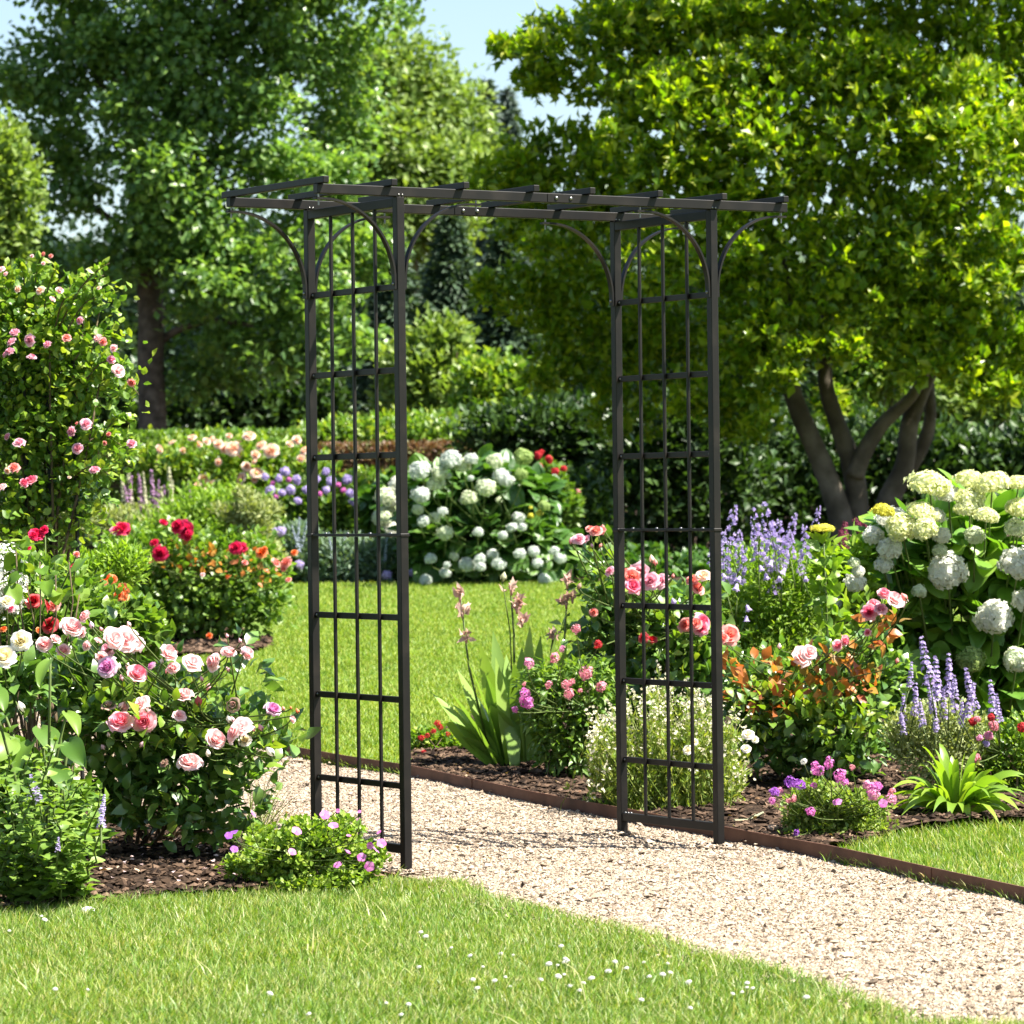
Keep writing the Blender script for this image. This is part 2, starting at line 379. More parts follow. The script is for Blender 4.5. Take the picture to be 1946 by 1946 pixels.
# ------------------------------------------------------------------ ground, lawn, path, beds
def px_line(pts): return np.array([G(x/PX, y/PX)[:2] for x, y in pts])
FAR_EDGE = px_line([(440, 1413), (560, 1444), (690, 1466), (783, 1481), (1005, 1532), (1170, 1563), (1378, 1603), (1576, 1642), (1760, 1683), (1945, 1724), (2300, 1808)])
NEAR_EDGE = px_line([(725, 1672), (800, 1690), (880, 1690), (912, 1712), (977, 1730), (1032, 1744), (1158, 1770), (1260, 1796), (1325, 1824), (1460, 1850), (1590, 1892), (1733, 1946), (1900, 2010), (2300, 2180)])
ext = lambda L, n=3, st=1.1: np.concatenate([L, L[-1]+nrm(L[-1]-L[-2])*np.arange(1, n+1)[:, None]*st])
FAR_EDGE = ext(FAR_EDGE); NEAR_EDGE = ext(NEAR_EDGE, 2)
dirp = nrm(FAR_EDGE[1]-FAR_EDGE[4])
LEFT_EDGE = np.array([NEAR_EDGE[0]+dirp*t for t in (14, 9, 6, 3.5, 1.5)])
FAR0 = np.array([FAR_EDGE[0]+dirp*t for t in (10, 5)])
PATH = np.concatenate([FAR0, FAR_EDGE, NEAR_EDGE[::-1], LEFT_EDGE[::-1]])
BED_FRONT = px_line([(-500, 1790), (-150, 1756), (0, 1744), (116, 1731), (248, 1721), (414, 1710), (538, 1706), (725, 1690)])
def inside(poly, q):
    x, y = q[:, 0], q[:, 1]; r = np.zeros(len(q), bool); n = len(poly)
    for i in range(n):
        (x1, y1), (x2, y2) = poly[i], poly[i-1]
        c = ((y1 > y) != (y2 > y)); r ^= c & (x < (x2-x1)*(y-y1)/((y2-y1) if abs(y2-y1) > 1e-12 else 1e-12)+x1)
    return r
def polydist(line, q):
    d = np.full(len(q), 1e9)
    for a, b in zip(line[:-1], line[1:]):
        ab = b-a; t = np.clip(((q-a)@ab)/max(1e-12, ab@ab), 0, 1); d = np.minimum(d, np.linalg.norm(q-a-t[:, None]*ab, axis=1))
    return d
def vnoise(x, y, s, seed=0):
    r = np.zeros_like(x); rng = np.random.default_rng(seed)
    for k in range(6):
        a = rng.random()*6.28; f = s*(1.0+.6*k); r += np.sin((x*math.cos(a)+y*math.sin(a))*f+rng.random()*6.28)/(1+.5*k)
    return r/3
def grid_sheet(x0, x1, y0, y1, nx, ny, zf):
    X, Y = np.meshgrid(np.linspace(x0, x1, nx), np.linspace(y0, y1, ny)); V = np.stack([X.ravel(), Y.ravel(), zf(X.ravel(), Y.ravel())], 1)
    return V, np.array(grid_T(nx, ny))
def poly_sheet(poly, step, zf, cond=None, x0=None):
    lo, hi = poly.min(0), poly.max(0); nx, ny = int((hi[0]-lo[0])/step)+2, int((hi[1]-lo[1])/step)+2
    V, T = grid_sheet(lo[0], hi[0], lo[1], hi[1], nx, ny, zf); c = V[T].mean(1)[:, :2]; T = T[inside(poly, c)]
    u, inv = np.unique(T, return_inverse=True); return V[u], inv.reshape(-1, 3)

# terrain sheet (its own colour is the turf soil)
ys = np.concatenate([np.linspace(-30, 4, 10), np.linspace(5, 50, 91), np.linspace(55, 400, 30)]); xs = np.concatenate([np.linspace(-300, -15, 15), np.linspace(-14, 14, 29), np.linspace(15, 300, 15)])
X, Y = np.meshgrid(xs, ys); Vg = np.stack([X.ravel(), Y.ravel(), zg(X.ravel(), Y.ravel())-.008], 1)
structure('ground', (Vg, np.array(grid_T(len(xs), len(ys)))), M_lawn, True)
gz = lambda x, y: zg(x, y)+.004+.006*vnoise(x, y, 3.1, 4)-.004
structure('gravel_path', poly_sheet(PATH, .06, lambda x, y: zg(x, y)+.012+.008*vnoise(x, y, 2.6, 4)+.004*vnoise(x, y, 9, 6)), M_gravelbase, True)

# left bed: soil between the front lawn and the path
LBED = np.concatenate([BED_FRONT, NEAR_EDGE[:1]+[[-.02, .03]], LEFT_EDGE[::-1]+[[-.02, 0]], [[LEFT_EDGE[0][0]-9, LEFT_EDGE[0][1]], [BED_FRONT[0][0]-4, BED_FRONT[0][1]]]])
lb = lambda x, y: zg(x, y)+.02+.022*vnoise(x, y, 5, 1)+.012*vnoise(x, y, 17, 2)+.05*np.clip((y-11.6)*.5, 0, 1)
structure('bed_soil', poly_sheet(LBED[:], .05, lb), M_soil, True)
off = np.array([.018, .012])
RB_FRONT = px_line([(1610, 1640), (1575, 1622), (1640, 1604), (1720, 1588), (1830, 1578), (1950, 1570), (2300, 1560)])
RB_FRONT = ext(RB_FRONT, 2, 1.2)
RB_BACK = px_line([(3100, 1340), (2300, 1330), (1700, 1300), (1300, 1290), (1050, 1310), (900, 1370), (800, 1415), (770, 1452), (766, 1474)])
i0 = 3
RBED = np.concatenate([FAR_EDGE[3:8]+off, RB_FRONT[1:], RB_BACK])
rb = lambda x, y: zg(x, y)+.03+.022*vnoise(x, y, 5, 7)+.012*vnoise(x, y, 15, 8)
structure('border_soil', poly_sheet(RBED, .05, rb), M_soil, True)
RLAWN = np.concatenate([FAR_EDGE[7:]+off, RB_FRONT[::-1][:-1]])
FBED = px_line([(-600, 1205), (-100, 1205), (330, 1200), (430, 1170), (500, 1113), (560, 1106), (900, 1105), (1300, 1106), (1700, 1104), (2500, 1102), (2500, 1060), (-600, 1060)])
structure('far_bed_soil', poly_sheet(FBED, .2, lambda x, y: zg(x, y)+.012+.01*vnoise(x, y, 2, 9)), M_soil, True)
RPATCH = px_line([(180, 1228), (260, 1242), (340, 1246), (420, 1247), (480, 1241), (518, 1229), (512, 1218), (470, 1208), (430, 1196), (300, 1190), (200, 1200)])
structure('rose_patch_soil', poly_sheet(RPATCH, .05, lambda x, y: zg(x, y)+.012+.022*vnoise(x, y, 9, 9)), M_soil, True)
wl_ = np.array([[-60, 38], [60, 38], [90, 110], [-90, 110]])
structure('woodland_floor', poly_sheet(wl_, 1.5, lambda x, y: zg(x, y)+.03+.02*vnoise(x, y, 1, 3)), M_soil, True)
# steel edging strips
def edging(name, label, line, h, off=0.):
    n = len(line); r = thing(name, label, 'edging', (line[n//2][0], line[n//2][1], float(zg(*line[n//2]))))
    mb = MB(); t = .006; seg = []
    dense = [line[0]]
    for a, b in zip(line[:-1], line[1:]):
        for k in range(1, 5): dense.append(a+(b-a)*k/4)
    L = np.array(dense); tg = nrm(np.gradient(L, axis=0)); nn = np.stack([-tg[:, 1], tg[:, 0]], 1); z = zg(L[:, 0], L[:, 1]); z = np.asarray(z)
    hh = h+.004*vnoise(L[:, 0], L[:, 1], 2, 5)
    V = np.concatenate([np.c_[L-nn*t/2, z-.05], np.c_[L-nn*t/2, z+hh], np.c_[L+nn*t/2, z+hh], np.c_[L+nn*t/2, z-.05]]); m = len(L); T = []
    for i in range(m-1):
        for a in range(3):
            p, q = a*m+i, (a+1)*m+i; T += [(p, q, q+1), (p, q+1, p+1)]
    mb.add(V, T); o = part(r, 'strip', mb, M_rust)
    for kk in (0.33, .66):
        i = int(kk*(m-1)); p = np.array([*L[i], z[i]]); q = MB(); d3 = np.array([*tg[i], 0]); n3 = np.array([*nn[i], 0])
        c = p+np.array([0, 0, h*.5]); V2 = [c+d3*a*.05+n3*b*.006+np.array([0, 0, e*h*.47]) for a in (-1, 1) for b in (-1, 1) for e in (-1, 1)]
        q.add(V2, [(0, 1, 3), (0, 3, 2), (4, 7, 5), (4, 6, 7), (0, 5, 1), (0, 4, 5), (2, 3, 7), (2, 7, 6), (1, 5, 7), (1, 7, 3)]); part(r, 'joint_plate', q, M_rust)
    return r
edging('path_edging', 'long rusty brown steel strip curving along the far side of the gravel path', np.concatenate([FAR0[-1:], FAR_EDGE]), .062)
edging('path_edging', 'short brown steel strip edging the planted bed at the foot of the left arch panel', np.concatenate([LEFT_EDGE[1:], NEAR_EDGE[:2]]), .03)

# ------------------------------------------------------------------ loose stuff: gravel chips, soil clods, grass
rng = np.random.default_rng(11)
def scatter(poly, n, rng, near_bias=0.):
    lo, hi = poly.min(0), poly.max(0); out = []
    while sum(map(len, out)) < n:
        q = lo+(hi-lo)*rng.random((n, 2))
        if near_bias: q = q[rng.random(len(q)) < (10/np.maximum(q[:, 1], 8))**near_bias]
        out.append(q[inside(poly, q)])
    return np.concatenate(out)[:n]
def clip(poly, x0, x1, y0, y1):
    p = [tuple(v) for v in poly]
    for ax, s, lim in ((0, 1, x0), (0, -1, x1), (1, 1, y0), (1, -1, y1)):
        o = []
        for i in range(len(p)):
            a, b = p[i-1], p[i]; ia, ib = s*a[ax] >= s*lim, s*b[ax] >= s*lim
            if ia != ib:
                t = (lim-a[ax])/(b[ax]-a[ax]); o.append(tuple(np.array(a)+(np.array(b)-np.array(a))*t))
            if ib: o.append(b)
        p = o
    return np.array(p)
OCT = np.array([(1, 0, 0), (-1, 0, 0), (0, 1, 0), (0, -1, 0), (0, 0, 1), (0, 0, -1)], float); OCTT = np.array([(0, 2, 4), (2, 1, 4), (1, 3, 4), (3, 0, 4), (2, 0, 5), (1, 2, 5), (3, 1, 5), (0, 3, 5)])
def chips(q, z, size, rng, flat=.6, var=.5):
    n = len(q); V = OCT[None]*(1+.35*rng.normal(size=(n, 6, 1))*.8)+rng.normal(size=(n, 6, 3))*.22
    V *= (size*(1-var/2+var*rng.random(n)**2*2))[:, None, None]; V[:, :, 2] *= flat
    a = rng.random(n)*6.28; c, s = np.cos(a)[:, None], np.sin(a)[:, None]
    x = V[:, :, 0]*1.25*c-V[:, :, 1]*s; y = V[:, :, 0]*1.25*s+V[:, :, 1]*c; tl = rng.normal(size=(n, 1))*.35
    V = np.stack([x+q[:, :1], y+q[:, 1:], V[:, :, 2]+tl*x*.6+z[:, None]], 2)
    return V.reshape(-1, 3), (OCTT[None]+(np.arange(n)*6)[:, None, None]).reshape(-1, 3)
pth = clip(PATH, -3.2, 3.2, 8.6, 21)
q = scatter(pth, 175000, rng, 1.6); z = zg(q[:, 0], q[:, 1])+.014+.008*vnoise(q[:, 0], q[:, 1], 2.6, 4)+.004*vnoise(q[:, 0], q[:, 1], 9, 6)
fq = np.concatenate([np.array(((x_-ACX)*math.cos(YAW)-(y_-ACY)*math.sin(YAW), (x_-ACX)*math.sin(YAW)+(y_-ACY)*math.cos(YAW)))+(lambda a, r: np.c_[np.cos(a)*r, np.sin(a)*r])(rng.random(260)*6.28, .022+.04*np.abs(rng.normal(size=260))) for x_ in (.015, 1.311) for y_ in (.015, .615)])
FOOT = chips(fq, zg(fq[:, 0], fq[:, 1])+.018+.012*rng.random(len(fq)), .0058, rng)
q2 = scatter(pth, 1600, rng, 1.6); k_ = rng.integers(0, 11, 900); t_ = rng.random(900)[:, None]; q3 = NEAR_EDGE[k_]*(1-t_)+NEAR_EDGE[k_+1]*t_+np.abs(rng.normal(size=(900, 1)))*.06*np.array([-.6, -.7])
o = structure('gravel', MB().add(*chips(q, z, .0049, rng)).add(*chips(q2, zg(q2[:, 0], q2[:, 1])+.02, .0085, rng)).add(*FOOT).add(*chips(q3, zg(q3[:, 0], q3[:, 1])+.012, .0055, rng)), M_gravel, kind='stuff')
# sparse chips kicked to the soil beside the edging
bedn = clip(LBED, -3.4, .0, 10.5, 14); q = scatter(bedn, 14000, rng); v1 = chips(q, lb(q[:, 0], q[:, 1])+.006, .009, rng, .5, .9)
rbn = clip(RBED, -1.2, 4.4, 12.2, 17); q = scatter(rbn, 21000, rng); v2 = chips(q, rb(q[:, 0], q[:, 1])+.006, .009, rng, .5, .9)
q = scatter(RPATCH, 2600, rng); v3 = chips(q, zg(q[:, 0], q[:, 1])+.02+.022*vnoise(q[:, 0], q[:, 1], 9, 9), .014, rng, .6, .9)
structure('mulch', MB().add(*v1).add(*v2).add(*v3), M_clod, kind='stuff')

lit = MB()
for poly, zf, n_ in ((bedn, lb, 260), (rbn, rb, 420), (clip(PATH, -2.5, 2.2, 10, 16), lambda x, y: zg(x, y)+.018, 70)):
    q = scatter(poly, n_, rng); p_ = np.c_[q, zf(q[:, 0], q[:, 1])+.012]; u_ = rdir(rng, n_); u_[:, 2] *= .25; w_ = rdir(rng, n_)*.45+[0, 0, 1.]; lit.add(*inst(tmpl_ovate(.34, .14, -.1), p_, nrm(u_), nrm(w_), .012+.014*rng.random(n_)))
structure('leaf_litter', lit, leafmat('dry_litter', [(.16, .09, .045), (.30, .19, .10), (.42, .30, .19), (.22, .10, .05), (.5, .4, .3)], .2, .8, .2), kind='stuff')
def blades(q, z, h, w, rng, lean=.55, seg=3, comb=None):
    n = len(q); a = rng.random(n)*6.28; ln = h*(.55+.8*rng.random(n)); le = lean*(.25+1.1*rng.random(n))
    d = np.stack([np.cos(a), np.sin(a)], 1)
    if comb is not None: d = nrm(d+comb)
    wd = np.stack([-d[:, 1], d[:, 0]], 1); tw = rng.normal(size=n)*.6; wv = wd*np.cos(tw)[:, None]+d*np.sin(tw)[:, None]
    ws = w*(.6+.8*rng.random(n)); Vs = []
    for i in range(seg+1):
        t = i/seg; p = q+d*(ln*le*t**1.8)[:, None]; zz = z+ln*(t-.28*le*t*t); hw = (ws*(1-t**1.5)*.5)[:, None]
        if i < seg: Vs += [np.c_[p-wv*hw, zz], np.c_[p+wv*hw, zz]]
        else: Vs += [np.c_[p, zz]]
    k = len(Vs); V = np.stack(Vs, 1).reshape(-1, 3); T = []
    for i in range(seg-1): T += [(2*i, 2*i+1, 2*i+3), (2*i, 2*i+3, 2*i+2)]
    T.append((2*seg-2, 2*seg-1, 2*seg)); T = np.array(T)
    return V, (T[None]+(np.arange(n)*k)[:, None, None]).reshape(-1, 3)
FL = np.concatenate([[[-3.2, 8.0]], [[3.0, 8.0]], NEAR_EDGE[:12][::-1]+[[-.012, -.012]], BED_FRONT[::-1][:-1]-[[0, .01]], [[-3.2, BED_FRONT[0][1]]]])
FLc = clip(FL, -2.7, 2.4, 8.15, 14)
def lawn(name, poly, n, h, w, mat, bias=1.4, comb=(.35, .15), seg=3, edge=None, ne=0):
    q = scatter(poly, n, rng, bias)
    dens = vnoise(q[:, 0], q[:, 1], 5, 21); q = q[(dens+rng.random(len(q))*1.6) > .0]
    hv = h*(1+.22*vnoise(q[:, 0], q[:, 1], 3.5, 22)+.18*vnoise(q[:, 0], q[:, 1], 11, 23)); V, T = blades(q, zg(q[:, 0], q[:, 1])-.004, hv, w, rng, .7, seg, np.array(comb)*(1+vnoise(q[:, 0], q[:, 1], 2.2, 24))[:, None])
    mb = MB().add(V, T)
    if edge is not None:
        k = rng.integers(0, len(edge)-1, ne); t = rng.random(ne)[:, None]; e = edge[k]*(1-t)+edge[k+1]*t+rng.normal(size=(ne, 2))*.02
        mb.add(*blades(e, zg(e[:, 0], e[:, 1])-.002, h*1.15, w, rng, .9, seg, np.array([.3, .5])))
    structure(name, mb, mat, kind='stuff')
lawn('front_grass', FLc, 225000, .040, .0040, M_grass, edge=np.concatenate([BED_FRONT[1:], NEAR_EDGE[1:12]+[[-.015, -.01]]]), ne=7000)
q = scatter(FLc, 3200, rng, 1.4); q = q[vnoise(q[:, 0], q[:, 1], 4, 33)+rng.random(len(q)) > .5]
structure('tall_grass', blades(q, zg(q[:, 0], q[:, 1])-.004, np.full(len(q), .085), .0045, rng, .95, 4, np.array([.5, .25])), M_grass, kind='stuff')
RLc = clip(RLAWN, .5, 4.2, 9.5, 15)
lawn('side_grass', RLc, 95000, .042, .0042, M_grass, edge=FAR_EDGE[7:12]+off, ne=5000, comb=(-.2, -.35))
ML = px_line([(440, 1400), (690, 1452), (783, 1466), (800, 1410), (900, 1365), (1050, 1305), (1300, 1285), (2400, 1290), (2400, 1104), (500, 1110), (500, 1180), (524, 1222), (490, 1243), (430, 1250), (350, 1249), (300, 1350)])
MLc = clip(ML, -4.5, 6.5, 12, 36)
lawn('lawn_grass', MLc, 270000, .036, .0085, M_grassfar, bias=2.2, seg=2, edge=FAR_EDGE[:4]+off, ne=4200)
# clover flowers in the front lawn
M_white = petal('white_petals', [(.72, .72, .66), (.80, .80, .76)], .3)
cq = np.array([G(x, y) for x, y in [(1085, 1855), (1100, 1872), (1075, 1890), (1290, 1868), (1345, 1905), (1240, 1880), (1010, 1830), (1180, 1895), (1420, 1908), (1225, 1850), (960, 1815), (1130, 1840), (640, 1920), (655, 1925), (740, 1800), (760, 1835), (110, 1770), (180, 1898), (870, 1880), (1370, 1885), (1052, 1870), (1110, 1820), (1000, 1860), (1300, 1925), (925, 1860)]])
crng = np.random.default_rng(44); cc = np.repeat(cq, 3, 0)+crng.normal(size=(len(cq)*3, 3))*[.09, .11, 0]; cc = cc[crng.random(len(cc)) > .25]; cc = cc[inside(FL, cc[:, :2]+[.03, .03]) & inside(FL, cc[:, :2])]
CLOV = [tuple(c) for c in cc]

# ------------------------------------------------------------------ the garden arch
AR = Matrix.Rotation(YAW, 4, 'Z'); cy_, sy_ = math.cos(YAW), math.sin(YAW)
def aw(x, y): return ((x-ACX)*cy_-(y-ACY)*sy_, (x-ACX)*sy_+(y-ACY)*cy_)
H, WD, DP, S = 2.2806, 1.296, .6, .03
arch = thing('garden_arch', 'black metal garden arch with lattice side panels and slatted flat top over the gravel path', 'arch', (*aw(0, 0), 0)); arch.rotation_euler = (0, 0, YAW)
def bev(name, me, wdt=.0016):
    o = obj(name, me, arch); return o
def abox(name, a, b, mat=M_metal, bv=True, parent=None):
    a, b = np.minimum(a, b), np.maximum(a, b); t = min(.0018, .2*min(b-a)); mb = MB()
    # box with chamfered edges
    V = []; c = (a+b)/2; h = (b-a)/2; idx = {}
    for sx in (-1, 1):
        for sy in (-1, 1):
            for sz in (-1, 1):
                for ax in range(3):
                    s = np.array([sx, sy, sz], float); hh = h.copy(); hh = np.array([h[k]-(0 if k == ax else t) for k in range(3)]); idx[(sx, sy, sz, ax)] = len(V); V.append(c+s*hh)
    T = []
    def quad(i, j, k, l):
        n = np.cross(V[j]-V[i], V[k]-V[i]); m = (V[i]+V[j]+V[k]+V[l])/4-c
        T.extend([(i, j, k), (i, k, l)] if n@m > 0 else [(i, k, j), (i, l, k)])
    for ax in range(3):
        o1, o2 = (ax+1) % 3, (ax+2) % 3
        for s in (-1, 1):
            def key(u, v): kk = [0, 0, 0]; kk[ax] = s; kk[o1] = u; kk[o2] = v; return idx[(*kk, ax)]
            quad(key(-1, -1), key(1, -1), key(1, 1), key(-1, 1))
        for u in (-1, 1):
            for v in (-1, 1):
                def e(s, w): kk = [0, 0, 0]; kk[ax] = s; kk[o1] = u; kk[o2] = v; return idx[(*kk, w)]
                quad(e(-1, o1), e(1, o1), e(1, o2), e(-1, o2))
    for sx in (-1, 1):
        for sy in (-1, 1):
            for sz in (-1, 1):
                i, j, k = [idx[(sx, sy, sz, ax)] for ax in range(3)]; n = np.cross(V[j]-V[i], V[k]-V[i]); T.append((i, j, k) if n@(V[i]-c) > 0 else (i, k, j))
    mb.add(V, T); return obj(name, mesh(name, mb, mat), parent or arch)
def boltmesh():
    mb = MB(); n = 10; th = np.arange(n)*2*math.pi/n; V = []; prof = [(1, 0), (1, .35), (.75, .62), (.35, .78), (0, .82)]
    for r, z in prof: V += [(r*math.cos(t), r*math.sin(t), z) for t in th]
    T = []
    for i in range(len(prof)-1):
        for k in range(n): a, b = i*n+k, i*n+(k+1) % n; T += [(a, b, b+n), (a, b+n, a+n)]
    mb.add(V, T); return mesh('bolt', mb, M_bolt, True)
BOLT = boltmesh()
def bolt(p, ax, r=.006, parent=None):
    o = obj('bolt', BOLT, parent or arch, p); o.rotation_euler = Vector(ax).to_track_quat('Z', 'Y').to_euler(); o.scale = (r, r, r); return o
RAILS = [1.9915, 1.7118, 1.4273, .8806, .6043, .3148]
JZ = 1.147
for bx in (0, WD):
    for by in (0, DP):
        abox('post', (bx, by, -.03), (bx+S, by+S, JZ-.003)); abox('post', (bx, by, JZ+.003), (bx+S, by+S, H))
        # joint collar
        abox('collar', (bx-.003, by-.003, JZ-.0055), (bx+S+.003, by+S+.003, JZ+.0055))
    for z in RAILS: abox('rail', (bx+.012, S+.0005, z-.021), (bx+.026, DP-.0005, z))
    abox('rail', (bx+.003, S+.0005, .109-.03), (bx+S-.003, DP-.0005, .109))
    abox('crossbar', (bx+.001, S+.0005, H-.034), (bx+S-.001, DP-.0005, H-.002))
    abox('joint_strip', (bx+.001, S+.004, JZ-.005), (bx+S-.001, DP-.004, JZ+.005))
    for yb in (.15, .298, .446):
        abox('upright_bar', (bx+.0005, yb+.0, .1095), (bx+.0115, yb+.011, JZ-.0055)); abox('upright_bar', (bx+.0005, yb, JZ+.0055), (bx+.0115, yb+.011, H-.0345))
    for yb in (.085, .22, .37, .52):
        bolt((bx+.012, yb, JZ+.005), (0, 0, 1), .0055); bolt((bx+.012, yb, JZ-.005), (0, 0, -1), .0045)
    for z in RAILS[:1]+RAILS[1:]:
        for by, sgn in ((S, 1), (DP, -1)): bolt((bx+.012, by+sgn*.01, z-.010), (-1, 0, 0), .0045)
    for by in (0, DP):
        bolt((bx+.008, by, H-.022), (0, -1, 0), .0045) if by else None
    for k in range(3): bolt((bx+.0145+.004*k-.004, DP-.012-.012*k, .109), (0, 0, 1), .005)
for by in (0, DP):
    b = abox('top_beam', (-.305, by, H+.0005), (.6655, by+S, H+.0325)); b2 = abox('top_beam', (.6665, by, H+.0005), (1.638, by+S, H+.0325))
    s = abox('splice_plate', (.605, by-.0022, H+.002), (.735, by, H+.031))
    for xb in (.64, .70): bolt((xb, by-.0022, H+.0165), (0, -1, 0), .007, None)
    for bx in (0, WD):
        for xb in (.008, .022): bolt((bx+xb, by, H+.006), (0, -1, 0), .0035)
for xs_ in (-.304, -.041, .243, .526, .758, 1.044, 1.3215, 1.5935):
    abox('roof_slat', (xs_, -.036, H+.033), (xs_+.023, DP+S+.036, H+.055))
def bracket(bx, by, sg):
    x0 = bx+S if sg > 0 else bx; rx, rz = .275, .27; z0 = H-rz-.012; n = 20; w = .022; th = .007; V = []
    pts = [(0, z0-.028), (0, z0-.012)]+[(rx*(1-math.cos(t)), z0+rz*math.sin(t)) for t in np.linspace(0, math.pi/2, n)]+[(rx+.02, z0+rz), (rx+.034, z0+rz)]
    pts = np.array(pts); tg = nrm(np.gradient(pts, axis=0)); nn = np.stack([tg[:, 1], -tg[:, 0]], 1)
    A = pts+nn*.0+np.array([.0012, 0]); B = pts+nn*th+np.array([.0012, 0])
    for (u, y) in ((A, by+.004), (A, by+.004+w), (B, by+.004+w), (B, by+.004)): V.append(np.stack([x0+sg*u[:, 0], np.full(len(u), y), u[:, 1]], 1))
    m = len(pts); T = []
    for a in range(4):
        for i in range(m-1):
            p, q = a*m+i, ((a+1) % 4)*m+i; T += [(p, q, q+1), (p, q+1, p+1)]
    T += [(0, m, 2*m), (0, 2*m, 3*m), (m-1, 3*m-1, 2*m-1), (m-1, 4*m-1, 3*m-1)]
    o = obj('curved_bracket', mesh('curved_bracket', MB().add(np.concatenate(V), T), M_metal), arch)
    bolt((x0+sg*.0085, by+.015, z0-.01), (sg, 0, 0), .0055, o); e = bolt((x0+sg*(rx+.018), by+.015, z0+rz-.0075), (0, 0, -1), .0055, o)
    n_ = MB().tube([(x0+sg*(rx+.018), by+.015, z0+rz-.026), (x0+sg*(rx+.018), by+.015, H)], [.003, .003], 8); obj('bolt_shank', mesh('bolt_shank', n_, M_bolt), o)
for bx in (0, WD):
    for by in (0, DP):
        for sg in (-1, 1): bracket(bx, by, sg)

# ------------------------------------------------------------------ plant materials
G_rose = leafmat('rose_leaves', [(.03, .075, .02), (.046, .105, .03), (.07, .14, .036), (.105, .175, .045)], .36, .3, .8)
G_warm = leafmat('yellow_green_leaves', [(.036, .085, .014), (.062, .13, .018), (.095, .165, .022), (.14, .19, .03)], .42, .42, .5)
G_mid = leafmat('mid_green_leaves', [(.035, .085, .014), (.06, .12, .02), (.095, .16, .028)], .4, .42, .5)
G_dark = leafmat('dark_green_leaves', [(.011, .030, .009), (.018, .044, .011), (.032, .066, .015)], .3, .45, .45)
G_grey = leafmat('grey_green_leaves', [(.09, .13, .06), (.14, .18, .09), (.20, .235, .13)], .3, .6, .3)
G_blue = leafmat('blue_green_leaves', [(.045, .085, .07), (.07, .12, .10), (.10, .15, .13)], .3, .55, .3)
G_lime = leafmat('lime_leaves', [(.065, .135, .016), (.095, .175, .02), (.135, .215, .03)], .45, .42, .5)
G_strap = leafmat('strap_leaves', [(.07, .14, .03), (.10, .18, .045), (.14, .22, .06)], .35, .4, .5)
G_fine = leafmat('feathery_leaves', [(.06, .11, .018), (.10, .15, .03), (.16, .19, .055)], .4, .5, .35)
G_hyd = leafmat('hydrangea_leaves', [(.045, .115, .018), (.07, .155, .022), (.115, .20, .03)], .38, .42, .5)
G_hydfar = leafmat('shaded_hydrangea_leaves', [(.018, .055, .012), (.03, .08, .016), (.055, .115, .022)], .35, .42, .5)  # hydrangea green darkened, shade across the lawn put into the leaf colour
G_copper = leafmat('copper_tips', [(.42, .13, .03), (.50, .20, .03), (.50, .27, .05), (.34, .09, .04), (.24, .24, .05)], .4, .4, .5, (1.2, 1.0, .6))
G_brownhedge = leafmat('copper_hedge_leaves', [(.06, .035, .025), (.10, .06, .035), (.06, .08, .025)], .35, .5, .4, (1.2, 1., .7))
G_ltree = leafmat('tree_leaves_cool', [(.035, .08, .03), (.06, .125, .04), (.085, .16, .045), (.115, .19, .05)], .45, .35, .5)
G_rtree = leafmat('tree_leaves_warm', [(.038, .085, .008), (.076, .137, .010), (.128, .188, .012), (.19, .228, .016)], .5, .34, .5, (1.2, 1.38, .3))
G_olive = leafmat('tree_leaves_olive', [(.055, .10, .028), (.085, .14, .038), (.12, .175, .05)], .4, .45, .4)
G_conif = leafmat('conifer_needles', [(.03, .06, .035), (.05, .09, .045), (.075, .12, .055)], .2, .55, .3)
G_conifhaze = leafmat('hazed_conifer_needles', [(.05, .085, .065), (.08, .12, .09)], .2, .55, .3)  # distance haze put into the needle colour as a pale bluish tint
def pm(n, *c): return petal(n, list(c))
Cal = M_stem
PINK = (pm('pink_inner', (.85, .26, .36), (.86, .31, .40)), pm('pink_mid', (.87, .38, .46), (.88, .44, .50)), pm('pink_outer', (.88, .50, .56), (.89, .56, .60)), Cal)
PALE = (pm('pale_inner', (.88, .52, .54), (.89, .58, .58)), pm('pale_mid', (.89, .62, .62), (.90, .66, .66)), pm('pale_outer', (.90, .68, .68), (.90, .74, .73)), Cal)
MAUVE = (pm('mauve_inner', (.62, .22, .48), (.66, .27, .52)), pm('mauve_mid', (.68, .34, .58), (.72, .42, .62)), pm('mauve_outer', (.76, .55, .68), (.80, .64, .74)), Cal)
CREAM = (pm('cream_inner', (.80, .74, .45), (.82, .77, .55)), pm('cream_mid', (.84, .80, .68), (.85, .82, .72)), pm('cream_outer', (.86, .84, .78), (.87, .85, .80)), Cal)
CRIM = (pm('crimson_inner', (.54, .010, .06), (.58, .014, .07)), pm('crimson_mid', (.60, .014, .085), (.64, .02, .10)), pm('crimson_outer', (.64, .02, .10), (.68, .04, .14)), Cal)
REDD = (pm('red_inner', (.36, .006, .012), (.42, .012, .02)), pm('red_mid', (.50, .02, .03), (.55, .05, .06)), pm('red_outer', (.58, .08, .09), (.64, .16, .16)), Cal)
ORNG = (pm('orange_inner', (.70, .12, .02), (.74, .17, .03)), pm('orange_mid', (.76, .20, .05), (.80, .26, .07)), pm('orange_outer', (.80, .26, .10), (.82, .36, .17)), Cal)
CORAL = (pm('coral_inner', (.74, .22, .18), (.76, .26, .20)), pm('coral_mid', (.77, .27, .24), (.79, .33, .29)), pm('coral_outer', (.78, .34, .30), (.80, .42, .38)), Cal)
